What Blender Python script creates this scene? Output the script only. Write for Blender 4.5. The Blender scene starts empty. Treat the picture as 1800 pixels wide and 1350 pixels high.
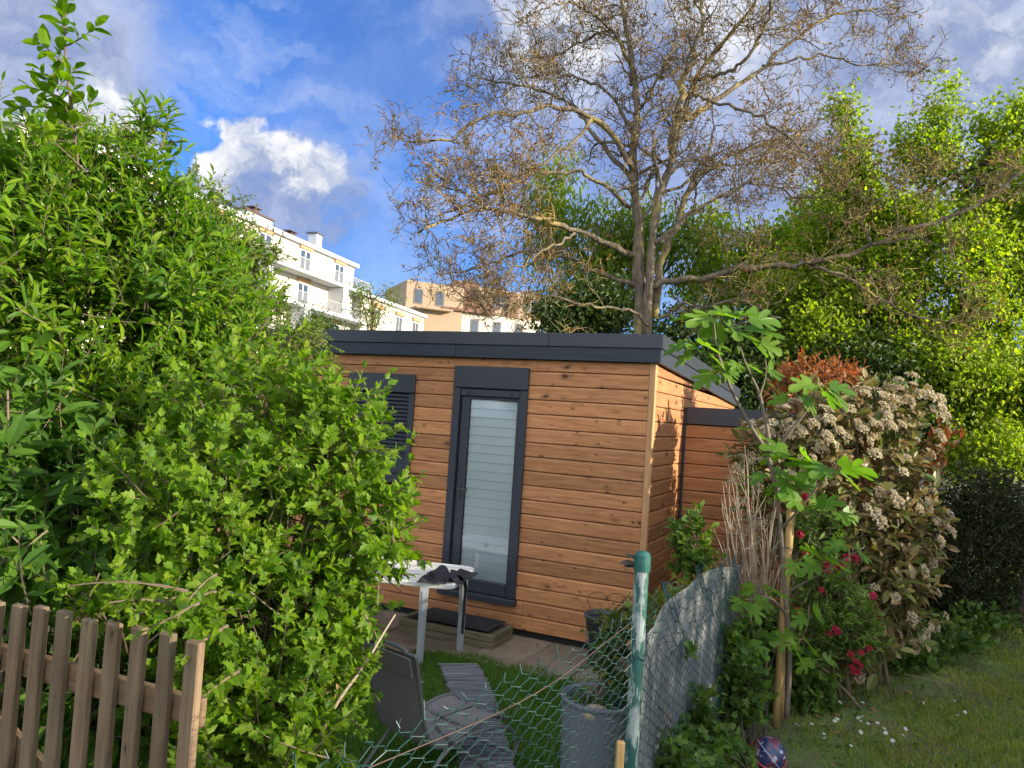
import bpy, math, random
import numpy as np
from mathutils import Matrix, Vector

rng = np.random.default_rng(7)
random.seed(7)
SC = bpy.context.scene
COL = SC.collection

# ------------------------------------------------------------------ camera
FPX, PITCH, ROLL, HCAM = 1341.7, .0415, .0649, 1.9
cF = np.array([0, math.cos(PITCH), math.sin(PITCH)])
cU0 = np.array([0, -math.sin(PITCH), math.cos(PITCH)])
cR0 = np.array([1., 0, 0])
cR = math.cos(ROLL) * cR0 + math.sin(ROLL) * cU0
cU = -math.sin(ROLL) * cR0 + math.cos(ROLL) * cU0
CAM = np.array([0, 0, HCAM])
cam_d = bpy.data.cameras.new('camera')
cam = bpy.data.objects.new('camera', cam_d)
COL.objects.link(cam)
cam_d.sensor_width = 36
cam_d.lens = FPX * 36 / 1800
cam_d.clip_start = .05
cam_d.clip_end = 2000
cam.matrix_world = Matrix(((cR[0], cU[0], -cF[0], 0), (cR[1], cU[1], -cF[1], 0), (cR[2], cU[2], -cF[2], HCAM), (0, 0, 0, 1)))
SC.camera = cam

def ray(x, y):
    return cR * (x - 900) / FPX + cU * (675 - y) / FPX + cF
def at(x, y, Y):
    """world point at depth Y that the surveyed photo pixel belongs to"""
    d = ray(x, y)
    return CAM + d * (Y / d[1])
def atz(x, y, Z):
    d = ray(x, y)
    return CAM + d * ((Z - HCAM) / d[2])

# ------------------------------------------------------------------ light
SUN = np.array([.92, -.35, .27]); SUN /= np.linalg.norm(SUN)
SUN_EL = math.asin(SUN[2]); SUN_AZ = math.atan2(SUN[0], SUN[1])
sd = bpy.data.lights.new('sun', 'SUN')
sd.energy = 2.25
sd.angle = math.radians(.5)
sd.color = (1, .89, .72)
so = bpy.data.objects.new('sun', sd)
COL.objects.link(so)
so.rotation_euler = Vector(-SUN).to_track_quat('-Z', 'Y').to_euler()
SC.view_settings.view_transform = 'Standard'
SC.view_settings.look = 'None'
SC.view_settings.exposure = 2.3
SC.view_settings.gamma = 1
SC.view_settings.use_curve_mapping = False

class NT:
    def __init__(s, tree):
        s.t = tree; s.n = tree.nodes; s.l = tree.links
    def node(s, typ, **kw):
        n = s.n.new(typ)
        for k, v in kw.items():
            if hasattr(n, k) and not k[0].isupper():
                setattr(n, k, v)
        return n
    def put(s, sock, v):
        if v is None: return
        if hasattr(v, 'is_output') or isinstance(v, bpy.types.NodeSocket): s.l.new(v, sock)
        else:
            if isinstance(v, (tuple, list)) and len(v) == 3 and sock.type == 'RGBA': v = (*v, 1)
            sock.default_value = v
    def math(s, op, a, b=None, c=None, clamp=False):
        n = s.n.new('ShaderNodeMath'); n.operation = op; n.use_clamp = clamp
        s.put(n.inputs[0], a); s.put(n.inputs[1], b); s.put(n.inputs[2], c)
        return n.outputs[0]
    def vmath(s, op, a, b=None, scale=None):
        n = s.n.new('ShaderNodeVectorMath'); n.operation = op
        s.put(n.inputs[0], a); s.put(n.inputs[1], b)
        if scale is not None: s.put(n.inputs['Scale'], scale)
        return n.outputs['Value'] if op in ('DOT_PRODUCT', 'LENGTH', 'DISTANCE') else n.outputs[0]
    def smooth(s, v, a, b, lo=0., hi=1., typ='SMOOTHSTEP'):
        n = s.n.new('ShaderNodeMapRange'); n.interpolation_type = typ
        s.put(n.inputs['Value'], v); s.put(n.inputs['From Min'], a); s.put(n.inputs['From Max'], b)
        s.put(n.inputs['To Min'], lo); s.put(n.inputs['To Max'], hi)
        return n.outputs['Result']
    def noise(s, vec, scale, detail=3, rough=.55, out='Fac', dist=0.):
        n = s.n.new('ShaderNodeTexNoise')
        if vec is not None: s.l.new(vec, n.inputs['Vector'])
        n.inputs['Scale'].default_value = scale; n.inputs['Detail'].default_value = detail
        n.inputs['Roughness'].default_value = rough; n.inputs['Distortion'].default_value = dist
        return n.outputs[out]
    def mix(s, f, a, b, typ='MIX'):
        n = s.n.new('ShaderNodeMix'); n.data_type = 'RGBA'; n.blend_type = typ
        s.put(n.inputs[0], f); s.put(n.inputs[6], a); s.put(n.inputs[7], b)
        return n.outputs[2]
    def ramp(s, f, stops):
        n = s.n.new('ShaderNodeValToRGB'); cr = n.color_ramp
        while len(cr.elements) < len(stops): cr.elements.new(.5)
        for e, (p, c) in zip(cr.elements, stops):
            e.position = p; e.color = (*c, 1)
        s.put(n.inputs[0], f)
        return n.outputs[0]
    def bump(s, h, strength, dist=.01):
        n = s.n.new('ShaderNodeBump'); n.inputs['Strength'].default_value = strength
        n.inputs['Distance'].default_value = dist; s.put(n.inputs['Height'], h)
        return n.outputs[0]
    def mapping(s, vec, scale=(1, 1, 1), loc=None):
        n = s.n.new('ShaderNodeMapping'); s.l.new(vec, n.inputs['Vector'])
        n.inputs['Scale'].default_value = scale
        if loc is not None: s.put(n.inputs['Location'], loc)
        return n.outputs[0]

# ------------------------------------------------------------------ sky
world = bpy.data.worlds.new('World'); SC.world = world
world.use_nodes = True
w = NT(world.node_tree)
for n in list(w.n): w.n.remove(n)
out = w.n.new('ShaderNodeOutputWorld'); bg = w.n.new('ShaderNodeBackground')
sky = w.n.new('ShaderNodeTexSky'); sky.sky_type = 'NISHITA'; sky.sun_disc = False
sky.sun_elevation = SUN_EL; sky.sun_rotation = SUN_AZ
sky.air_density = 1.; sky.dust_density = .25; sky.ozone_density = 3.
tc = w.n.new('ShaderNodeTexCoord')
D = w.vmath('NORMALIZE', tc.outputs['Generated'])
def pxdir(x, y):
    d = ray(x, y); return tuple(d / np.linalg.norm(d))
# cloud banks: (pixel x, y of the centre, angular radius in px, weight, stretch of edge)
warp = w.vmath('SUBTRACT', w.noise(D, 5.5, 4, .6, 'Color'), (.5, .5, .5))
Dw = w.vmath('ADD', D, w.vmath('SCALE', warp, None, .16))
warp2 = w.vmath('SUBTRACT', w.noise(D, 19, 5, .65, 'Color'), (.5, .5, .5))
Dw = w.vmath('ADD', Dw, w.vmath('SCALE', warp2, None, .075))
def blob(x, y, rad, wt, soft=.5):
    c = pxdir(x, y)
    dist = w.vmath('DISTANCE', Dw, c)
    r = rad / FPX
    return w.smooth(dist, r * (1 + soft), r * (1 - soft), 0., wt)
def add_all(bl):
    acc = None
    for b in bl: acc = b if acc is None else w.math('MAXIMUM', acc, b)
    return acc
bright = add_all([blob(372, 300, 46, .95, .35), blob(398, 246, 36, .9, .35), blob(440, 212, 26, .85, .45), blob(455, 285, 46, .95, .3), blob(508, 292, 46, 1, .3), blob(545, 338, 40, .9, .4), blob(575, 292, 44, .72, .4), blob(520, 262, 24, .8, .4),
                  blob(150, 245, 62, .95, .4), blob(205, 262, 40, .8, .4), blob(1690, 55, 70, .6, .7), blob(1010, 30, 130, .75, .6), blob(1260, 60, 130, .6, .7)])
soft = add_all([blob(60, 70, 165, 1., .4), blob(640, 190, 150, .25, .9), blob(930, 10, 150, .6, .6), blob(1300, 120, 330, .75, .5), blob(650, 440, 130, .4, .8),
                blob(1640, 240, 300, 1., .4), blob(1850, 120, 300, 1., .5), blob(490, 355, 105, .95, .35), blob(585, 330, 72, .8, .4), blob(1150, 330, 220, .55, .6)])
# unseen cloud outside the view, added brighter than the visible clouds to fill shade
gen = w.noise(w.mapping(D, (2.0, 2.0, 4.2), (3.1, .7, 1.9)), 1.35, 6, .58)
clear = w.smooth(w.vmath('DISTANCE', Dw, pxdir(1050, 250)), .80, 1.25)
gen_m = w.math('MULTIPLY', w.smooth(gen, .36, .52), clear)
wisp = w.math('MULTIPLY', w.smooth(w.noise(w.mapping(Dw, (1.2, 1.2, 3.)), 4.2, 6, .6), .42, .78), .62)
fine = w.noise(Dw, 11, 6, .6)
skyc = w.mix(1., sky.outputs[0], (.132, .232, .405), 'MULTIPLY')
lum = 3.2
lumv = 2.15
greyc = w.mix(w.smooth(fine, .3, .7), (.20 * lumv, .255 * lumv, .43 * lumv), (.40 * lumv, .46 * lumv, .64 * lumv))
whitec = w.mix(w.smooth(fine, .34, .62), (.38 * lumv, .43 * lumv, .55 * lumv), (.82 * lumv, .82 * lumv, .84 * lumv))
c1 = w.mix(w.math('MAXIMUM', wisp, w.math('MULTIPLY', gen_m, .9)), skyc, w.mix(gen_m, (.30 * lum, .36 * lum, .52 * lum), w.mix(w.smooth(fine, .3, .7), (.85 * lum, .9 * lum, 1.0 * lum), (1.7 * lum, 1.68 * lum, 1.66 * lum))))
c2 = w.mix(w.math('MULTIPLY', soft, w.smooth(fine, .18, .5, .55, 1.)), c1, greyc)
c3 = w.mix(w.math('MULTIPLY', w.smooth(bright, .02, .9), w.smooth(fine, .25, .5, .35, 1.)), c2, whitec)
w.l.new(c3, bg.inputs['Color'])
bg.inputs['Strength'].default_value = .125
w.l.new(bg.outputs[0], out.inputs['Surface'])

# ------------------------------------------------------------------ materials
def newmat(name):
    m = bpy.data.materials.new(name); m.use_nodes = True
    t = NT(m.node_tree)
    p = t.n['Principled BSDF']
    return m, t, p
def plain(name, col, rough=.6, metal=0., var=.12, scale=9., bump=.0, bscale=60., spec=.5):
    m, t, p = newmat(name)
    co = t.n.new('ShaderNodeTexCoord').outputs['Object']
    n = t.noise(co, scale, 5, .6)
    c = t.mix(n, tuple(x * (1 - var) for x in col), tuple(min(1, x * (1 + var)) for x in col))
    t.put(p.inputs['Base Color'], c)
    p.inputs['Roughness'].default_value = rough; p.inputs['Metallic'].default_value = metal
    p.inputs['Specular IOR Level'].default_value = spec
    if bump: t.put(p.inputs['Normal'], t.bump(t.noise(co, bscale, 4, .6), bump, .004))
    return m
def wood(name, dark, light, axis=0, knots=True, rough=.62, stretch=14., scale=1.6, knotcol=(.05, .018, .008), weather=0.):
    m, t, p = newmat(name)
    co = t.n.new('ShaderNodeTexCoord').outputs['Object']
    rnd = t.n.new('ShaderNodeObjectInfo').outputs['Random']
    off = t.vmath('SCALE', (37., 19., 53.), None, rnd)
    sc = [stretch] * 3; sc[axis] = 1.
    v = t.mapping(t.vmath('ADD', co, off), tuple(scale * s for s in sc))
    g = t.noise(v, 2.2, 6, .62, dist=.6)
    g2 = t.noise(v, 9., 4, .6)
    f = t.math('ADD', t.math('MULTIPLY', g, .75), t.math('MULTIPLY', g2, .25))
    c = t.ramp(f, [(.30, dark), (.66, light)])
    tone = t.math('MULTIPLY_ADD', rnd, .42, .78)
    c = t.mix(1., c, tone, 'MULTIPLY')
    if knots:
        vec = t.vmath('ADD', co, off)
        for across, along, sz_, pw_ in ((10.5, 5.2, .20, 1.6), (21., 10., .15, 1.9)):
            ks = [across] * 3; ks[axis] = along; ks[0 if axis == 1 else 1] = 0.
            kv = t.mapping(vec, tuple(ks))
            wv = t.vmath('ADD', kv, t.vmath('SCALE', t.vmath('SUBTRACT', t.noise(kv, 2.5, 2, .5, 'Color'), (.5, .5, .5)), None, .35))
            wv = t.vmath('MULTIPLY', wv, tuple(0. if i == (0 if axis == 1 else 1) else 1. for i in range(3)))
            vo = t.n.new('ShaderNodeTexVoronoi'); vo.feature = 'F1'; vo.inputs['Scale'].default_value = 1.0
            t.l.new(wv, vo.inputs['Vector'])
            sepc = t.n.new('ShaderNodeSeparateColor'); t.l.new(vo.outputs['Color'], sepc.inputs[0])
            size = t.math('MULTIPLY', t.math('POWER', sepc.outputs[0], pw_), sz_)
            q = t.math('DIVIDE', vo.outputs['Distance'], t.math('ADD', size, .002))
            c = t.mix(t.smooth(q, 2.6, .9, 0., .4), c, tuple(x * .55 for x in dark))
            c = t.mix(t.math('MULTIPLY', t.smooth(q, 1.15, .5), .93), c, knotcol)
    if weather:
        c = t.mix(t.smooth(t.noise(co, 3.1, 5, .6), .4, .72, 0, weather), c, (.16, .145, .09))
    t.put(p.inputs['Base Color'], c)
    p.inputs['Roughness'].default_value = rough
    p.inputs['Specular IOR Level'].default_value = .3
    t.put(p.inputs['Normal'], t.bump(g2, .25, .004))
    return m
def barkmat(name, dark, light, lichen):
    m, t, p = newmat(name)
    co = t.n.new('ShaderNodeTexCoord').outputs['Object']
    n = t.noise(t.mapping(co, (6, 6, 1.6)), 3.2, 6, .65); n2 = t.noise(co, 2.3, 5, .65)
    c = t.ramp(n, [(.34, dark), (.62, light)])
    c = t.mix(t.smooth(n2, .50, .66, 0, .75), c, lichen)
    t.put(p.inputs['Base Color'], c); p.inputs['Roughness'].default_value = .95
    p.inputs['Specular IOR Level'].default_value = .15
    t.put(p.inputs['Normal'], t.bump(n, 1., .03))
    return m
def leafmat(name, cols, trans=.42, rough=.5, tcol=None, spec=.22, yellow=None):
    m, t, p = newmat(name)
    att = t.n.new('ShaderNodeAttribute'); att.attribute_name = 'tint'
    rnd = t.n.new('ShaderNodeObjectInfo').outputs['Random']
    f = t.math('FRACT', t.math('ADD', att.outputs['Fac'], rnd))
    k = len(cols)
    c = t.ramp(f, [(i / max(1, k - 1), col) for i, col in enumerate(cols)])
    co = t.n.new('ShaderNodeTexCoord').outputs['Object']
    c = t.mix(t.noise(co, 40, 2), c, t.mix(.35, c, (.02, .03, .004)))
    t.put(p.inputs['Base Color'], c)
    p.inputs['Roughness'].default_value = rough
    p.inputs['Specular IOR Level'].default_value = spec
    tr = t.n.new('ShaderNodeBsdfTranslucent')
    t.put(tr.inputs['Color'], t.mix(1., c, tcol or (1.45, 1.6, .35), 'MULTIPLY'))
    mx = t.n.new('ShaderNodeMixShader'); mx.inputs[0].default_value = trans
    t.l.new(p.outputs[0], mx.inputs[1]); t.l.new(tr.outputs[0], mx.inputs[2])
    t.l.new(mx.outputs[0], t.n['Material Output'].inputs['Surface'])
    return m

M = {}
M['larch'] = wood('larch_cladding', (.25, .095, .034), (.53, .25, .105), 0, True, .6)
M['larch_side'] = wood('larch_cladding_side', (.26, .105, .040), (.44, .21, .09), 1, True, .6)  # same larch as the front, colour toned down to offset the direct sun
M['trim_wood'] = wood('larch_corner_trim', (.36, .18, .075), (.58, .33, .16), 2, False, .6)
M['picket'] = wood('weathered_picket', (.080, .050, .029), (.20, .135, .080), 2, True, .9, weather=.4, knotcol=(.03, .015, .008))
M['rail'] = wood('weathered_rail', (.065, .038, .020), (.165, .105, .058), 0, False, .85, weather=.45)
M['stake'] = wood('round_stake_wood', (.22, .13, .05), (.40, .27, .11), 2, False, .7)
M['slat'] = wood('grey_slat_wood', (.075, .08, .09), (.20, .21, .225), 0, False, .85)
M['step_wood'] = wood('mossy_step_wood', (.085, .075, .04), (.20, .17, .10), 0, False, .9)
M['anthracite'] = plain('anthracite_metal', (.028, .033, .045), .42, 0., .10, 3.)
M['anthracite_wood'] = wood('anthracite_painted_wood', (.016, .021, .032), (.040, .048, .064), 0, False, .5, 22., 1.0)
M['dark'] = plain('dark_interior', (.012, .012, .013), .9)
M['rubber'] = plain('black_rubber_mat', (.022, .022, .024), .85, 0, .2, 40, .3, 200)
M['blind'] = plain('sky_tinted_blind', (.80, .90, .95), .8, 0, .02)  # bluish sky tint put into the base colour of the white blind
M['blind_dim'] = plain('grey_blind_band', (.62, .66, .70), .8, 0, .02)
M['steel'] = plain('dark_handle_metal', (.06, .06, .065), .35, .5)
M['white_plastic'] = plain('white_plastic', (.70, .69, .63), .45, 0, .08, 6)
M['grey_leg'] = plain('grey_table_leg', (.30, .32, .33), .5, 0, .1, 5)
M['black_cloth'] = plain('black_cloth', (.020, .019, .024), .9, 0, .2, 30, .5, 90)
M['sling'] = plain('taupe_sling_fabric', (.20, .18, .165), .85, 0, .08, 14, .35, 420)
M['tube'] = plain('taupe_steel_tube', (.17, .165, .155), .4, .2)
def postmat():
    m, t, p = newmat('peeling_green_post')
    co = t.n.new('ShaderNodeTexCoord').outputs['Object']
    n = t.noise(t.mapping(co, (9, 9, 2.4)), 1.6, 6, .7); n2 = t.noise(co, 40, 4)
    c = t.mix(n2, (.008, .060, .050), (.014, .095, .078))
    g = t.mix(n2, (.16, .20, .195), (.30, .34, .33))
    t.put(p.inputs['Base Color'], t.mix(t.smooth(n, .50, .56), c, g)); p.inputs['Roughness'].default_value = .6
    t.put(p.inputs['Normal'], t.bump(n, .3, .004))
    return m
M['post_green'] = postmat()
M['cap_green'] = plain('dark_green_cap', (.010, .080, .065), .4)
M['wire'] = plain('green_coated_wire', (.014, .052, .046), .5)
M['rust'] = plain('rusty_wire', (.085, .05, .036), .8)
M['planter'] = plain('grey_woven_planter', (.115, .125, .145), .75, 0, .2, 30)
M['pot'] = plain('dark_grey_pot', (.05, .06, .07), .6)
M['soil'] = plain('dark_soil', (.040, .028, .020), .95, 0, .4, 25, .8, 60)
M['stone'] = plain('pale_stone', (.32, .25, .17), .8, 0, .2, 12, .4, 40)
M['bark_walnut'] = barkmat('walnut_bark', (.075, .058, .040), (.20, .165, .115), (.34, .27, .09))
M['twig_walnut'] = barkmat('walnut_twigs', (.085, .058, .032), (.24, .175, .092), (.38, .28, .085))
M['bark'] = plain('shrub_bark', (.14, .10, .065), .9, 0, .35, 15, .5, 60)
M['dry_stem'] = plain('dry_pale_stem', (.30, .235, .17), .85, 0, .25, 10)
M['fig_bark'] = plain('grey_fig_bark', (.145, .112, .082), .8, 0, .25, 12, .4, 60)
M['bark_dark'] = plain('dark_bark', (.05, .038, .028), .9, 0, .3, 10, .5, 40)
M['render_white'] = plain('white_render', (.52, .475, .385), .85, 0, .05, 1.)
M['render_grey'] = plain('pale_grey_render', (.46, .48, .50), .85, 0, .05, 1.)
M['render_beige'] = plain('beige_render', (.28, .205, .135), .85, 0, .08, .6)
M['rooftile'] = plain('red_roof_tile', (.15, .072, .048), .8, 0, .35, 1.5)
M['cap_brown'] = plain('brown_metal_cap', (.085, .045, .038), .6)
M['cap_dark'] = plain('dark_metal_cap', (.07, .07, .08), .6)
M['win_frame'] = plain('white_window_frame', (.78, .78, .76), .5)
M['dark_frame'] = plain('brown_window_frame', (.10, .075, .06), .5)
M['awning'] = plain('orange_shutter_box', (.46, .25, .12), .7)
M['rail_white'] = plain('white_railing', (.36, .36, .36), .5)
M['shed_grey'] = plain('grey_concrete_wall', (.34, .32, .29), .9, 0, .15, 2)
M['hair_red'] = plain('crimson_petal', (.42, .012, .045), .6, 0, .3, 60)
def glassmat(name, tint=(1, 1, 1), refl=1., base=.06):
    m, t, p = newmat(name)
    t.n.remove(p)
    tr = t.n.new('ShaderNodeBsdfTransparent'); tr.inputs[0].default_value = (*tint, 1)
    gl = t.n.new('ShaderNodeBsdfGlossy'); gl.inputs['Roughness'].default_value = .015
    fr = t.n.new('ShaderNodeFresnel'); fr.inputs['IOR'].default_value = 1.6
    mx = t.n.new('ShaderNodeMixShader')
    t.put(mx.inputs[0], t.math('MULTIPLY_ADD', fr.outputs[0], refl, base, clamp=True))
    t.l.new(tr.outputs[0], mx.inputs[1]); t.l.new(gl.outputs[0], mx.inputs[2])
    t.l.new(mx.outputs[0], t.n['Material Output'].inputs['Surface'])
    return m
M['glass'] = glassmat('window_glass', (1., 1., 1.), 1.0, .08)
M['far_glass'] = plain('distant_window_glass', (.05, .065, .085), .08, 0, .1, 1, spec=.8)
def fabricmat():
    m, t, p = newmat('grey_windbreak_fabric')
    co = t.n.new('ShaderNodeTexCoord').outputs['Object']
    n = t.noise(co, 4, 5, .6); n2 = t.noise(t.mapping(co, (1, 1, 14)), 26, 3)
    c = t.mix(n, (.15, .155, .16), (.215, .22, .215)); c = t.mix(t.math('MULTIPLY', n2, .35), c, (.11, .115, .12))
    c = t.mix(t.smooth(t.noise(co, 2.3, 4), .5, .75, 0, .5), c, (.25, .25, .17))
    t.put(p.inputs['Base Color'], c); p.inputs['Roughness'].default_value = .9
    tr = t.n.new('ShaderNodeBsdfTranslucent'); t.put(tr.inputs[0], c)
    mx = t.n.new('ShaderNodeMixShader'); mx.inputs[0].default_value = .12
    t.l.new(p.outputs[0], mx.inputs[1]); t.l.new(tr.outputs[0], mx.inputs[2])
    t.l.new(mx.outputs[0], t.n['Material Output'].inputs['Surface'])
    return m
M['fabric'] = fabricmat()
def groundmat():
    m, t, p = newmat('garden_soil_and_turf')
    co = t.n.new('ShaderNodeTexCoord').outputs['Object']
    n = t.noise(co, 1.1, 6, .6); n2 = t.noise(co, 9, 5, .65); n3 = t.noise(co, 60, 3)
    soil = t.mix(n3, (.05, .037, .025), (.14, .105, .07))
    turf = t.mix(n2, (.045, .08, .014), (.12, .18, .035))
    f = t.smooth(t.math('ADD', t.math('MULTIPLY', n, .6), t.math('MULTIPLY', n2, .4)), .38, .56)
    t.put(p.inputs['Base Color'], t.mix(f, soil, turf)); p.inputs['Roughness'].default_value = .95
    t.put(p.inputs['Normal'], t.bump(n3, .6, .02))
    return m
M['ground'] = groundmat()
def slabmat():
    m, t, p = newmat('brown_exposed_aggregate')
    co = t.n.new('ShaderNodeTexCoord').outputs['Object']
    rnd = t.n.new('ShaderNodeObjectInfo').outputs['Random']
    vo = t.n.new('ShaderNodeTexVoronoi'); vo.inputs['Scale'].default_value = 85.; t.l.new(co, vo.inputs['Vector'])
    c = t.mix(vo.outputs['Distance'], (.30, .235, .165), (.13, .10, .072))
    c = t.mix(t.smooth(t.noise(co, 3.5, 5, .65), .45, .7, 0, .65), c, (.075, .07, .045))
    c = t.mix(1., c, t.math('MULTIPLY_ADD', rnd, .35, .82), 'MULTIPLY')
    t.put(p.inputs['Base Color'], c); p.inputs['Roughness'].default_value = .9
    t.put(p.inputs['Normal'], t.bump(vo.outputs['Distance'], .5, .006))
    return m
M['slab'] = slabmat()
def ballmat():
    m, t, p = newmat('printed_ball')
    co = t.n.new('ShaderNodeTexCoord').outputs['Object']
    n = t.noise(co, 11, 2, .5); n2 = t.noise(co, 24, 3, .5)
    c = t.ramp(n, [(.36, (.012, .020, .055)), (.45, (.025, .05, .13)), (.50, (.20, .025, .035)), (.55, (.015, .025, .07)), (.62, (.30, .18, .025)), (.68, (.015, .07, .06))])
    c = t.mix(t.smooth(n2, .60, .66), c, (.30, .34, .42))
    t.put(p.inputs['Base Color'], c); p.inputs['Roughness'].default_value = .35
    return m
M['ball'] = ballmat()
M['white_print'] = plain('white_print', (.45, .48, .52), .5)
M['red_print'] = plain('red_print', (.34, .03, .05), .45)

G = dict(
 hib=[(.07, .16, .012), (.13, .25, .015), (.21, .33, .02), (.10, .20, .014), (.16, .28, .016), (.22, .32, .02), (.06, .13, .012)],
 peach=[(.055, .14, .012), (.10, .22, .012), (.17, .30, .014), (.24, .36, .016), (.065, .16, .012), (.12, .25, .014), (.26, .34, .02)],
 maple=[(.19, .29, .02), (.30, .39, .026), (.42, .45, .045), (.13, .21, .018), (.26, .35, .024), (.20, .27, .03)])
M['leaf_hib'] = leafmat('hibiscus_leaf', G['hib'], .52)
M['leaf_peach'] = leafmat('lance_leaf', G['peach'], .52, .45)
M['leaf_small'] = leafmat('small_round_leaf', [(.08, .14, .02), (.13, .20, .028), (.18, .25, .035)], .4)
M['leaf_maple'] = leafmat('maple_leaf', G['maple'], .58, .5)
M['leaf_green'] = leafmat('mid_green_leaf', [(.11, .17, .018), (.16, .23, .022), (.22, .29, .026), (.13, .19, .02)], .55, .5, spec=.25)
M['leaf_broad'] = leafmat('deep_green_leaf', [(.04, .10, .014), (.06, .145, .016), (.095, .20, .018)], .4, .5, spec=.2)
M['leaf_dark'] = leafmat('dark_evergreen_leaf', [(.030, .060, .016), (.05, .09, .02), (.08, .115, .025)], .3)
M['leaf_hedge'] = leafmat('hedge_needle', [(.010, .020, .008), (.020, .034, .010), (.05, .045, .022), (.016, .028, .010)], .15, .6)
M['leaf_walnut'] = leafmat('young_walnut_leaf', [(.30, .11, .035), (.22, .15, .035), (.16, .18, .03), (.36, .13, .05)], .4, .6, (1.4, 1.2, .7), .2)
M['leaf_photinia'] = leafmat('bronze_photinia_leaf', [(.10, .15, .035), (.20, .19, .06), (.30, .20, .11), (.13, .19, .045), (.27, .24, .09), (.36, .26, .16)], .25, .35, (1.5, 1.2, .7))
M['leaf_red'] = leafmat('red_young_leaf', [(.32, .09, .03), (.38, .15, .04), (.28, .17, .04), (.34, .08, .04)], .38, .45, (1.5, .9, .6))
M['leaf_rust'] = leafmat('rust_young_leaf', [(.20, .065, .035), (.25, .10, .04), (.15, .09, .04)], .3, .45, (1.5, .9, .6))
M['leaf_fig'] = leafmat('fig_leaf', [(.10, .22, .03), (.14, .27, .034), (.18, .31, .036)], .5, .42)
M['leaf_ivy'] = leafmat('ivy_leaf', [(.040, .09, .018), (.07, .14, .022), (.12, .20, .026), (.05, .11, .02)], .3)
M['leaf_vine'] = leafmat('vine_leaf', [(.045, .085, .02), (.07, .12, .025), (.20, .19, .03)], .4)
M['leaf_lime'] = leafmat('lime_leaf', [(.16, .22, .018), (.22, .26, .02), (.26, .14, .05)], .45)
M['leaf_azalea'] = leafmat('azalea_leaf', [(.06, .12, .022), (.10, .18, .028), (.15, .24, .036)], .35)
M['grass'] = leafmat('grass_blade', [(.065, .17, .02), (.10, .23, .026), (.14, .25, .035), (.085, .19, .022)], .4, .6, spec=.2)
M['grass_dry'] = leafmat('rough_grass_blade', [(.15, .23, .03), (.20, .28, .036), (.28, .28, .08), (.12, .19, .026)], .35, .6, spec=.2)
M['umbel'] = leafmat('cream_flower', [(.62, .53, .36), (.70, .62, .46), (.56, .44, .31)], .35, .8, (1.1, 1.05, .9), .1)
M['petal_red'] = leafmat('crimson_flower', [(.42, .012, .05), (.50, .03, .085), (.30, .01, .035)], .25, .6, (1.2, .8, .8))
M['daisy'] = leafmat('white_petal', [(.75, .75, .70), (.8, .8, .75)], .2, .8, (1, 1, 1))
M['dead'] = leafmat('dry_seed_head', [(.24, .13, .06), (.30, .18, .09)], .2, .8, (1, 1, .8))

# ------------------------------------------------------------------ mesh helpers
def tag(o, label=None, cat=None, group=None, kind=None):
    if label: o['label'] = label
    if cat: o['category'] = cat
    if group: o['group'] = group
    if kind: o['kind'] = kind
    return o
def thing(name, loc, label, cat, group=None, rz=0.):
    o = bpy.data.objects.new(name, None); COL.objects.link(o)
    o.location = loc; o.rotation_euler = (0, 0, rz); o.empty_display_size = .1
    return tag(o, label, cat, group)
def inv_of(root):
    m = Matrix.LocRotScale(root.location, root.rotation_euler, None) if root is not None else Matrix()
    return m.inverted()
def mk(name, V, T=None, Q=None, mat=None, parent=None, world=False, smooth=False, tint=None, kind=None):
    """link ONE mesh object; world=True: V are world coordinates, moved into the parent's frame"""
    V = np.asarray(V, float).reshape(-1, 3)
    if world and parent is not None:
        mi = np.array(inv_of(parent)); V = V @ mi[:3, :3].T + mi[:3, 3]
    me = bpy.data.meshes.new(name)
    T = np.zeros((0, 3), int) if T is None or len(T) == 0 else np.asarray(T, int)
    Q = np.zeros((0, 4), int) if Q is None or len(Q) == 0 else np.asarray(Q, int)
    me.vertices.add(len(V)); me.vertices.foreach_set('co', V.ravel())
    nl = T.size + Q.size
    me.loops.add(nl); me.loops.foreach_set('vertex_index', np.concatenate([T.ravel(), Q.ravel()]).astype(np.int32))
    me.polygons.add(len(T) + len(Q))
    st = np.concatenate([np.arange(len(T)) * 3, T.size + np.arange(len(Q)) * 4]).astype(np.int32)
    me.polygons.foreach_set('loop_start', st)
    me.polygons.foreach_set('use_smooth', np.full(len(T) + len(Q), bool(smooth)))
    if tint is not None:
        a = me.attributes.new('tint', 'FLOAT', 'FACE'); a.data.foreach_set('value', np.asarray(tint, np.float32))
    me.update(calc_edges=True); me.validate()
    if mat is not None: me.materials.append(mat)
    o = bpy.data.objects.new(name, me); COL.objects.link(o)
    if parent is not None: o.parent = parent
    if kind: o['kind'] = kind
    return o
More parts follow.
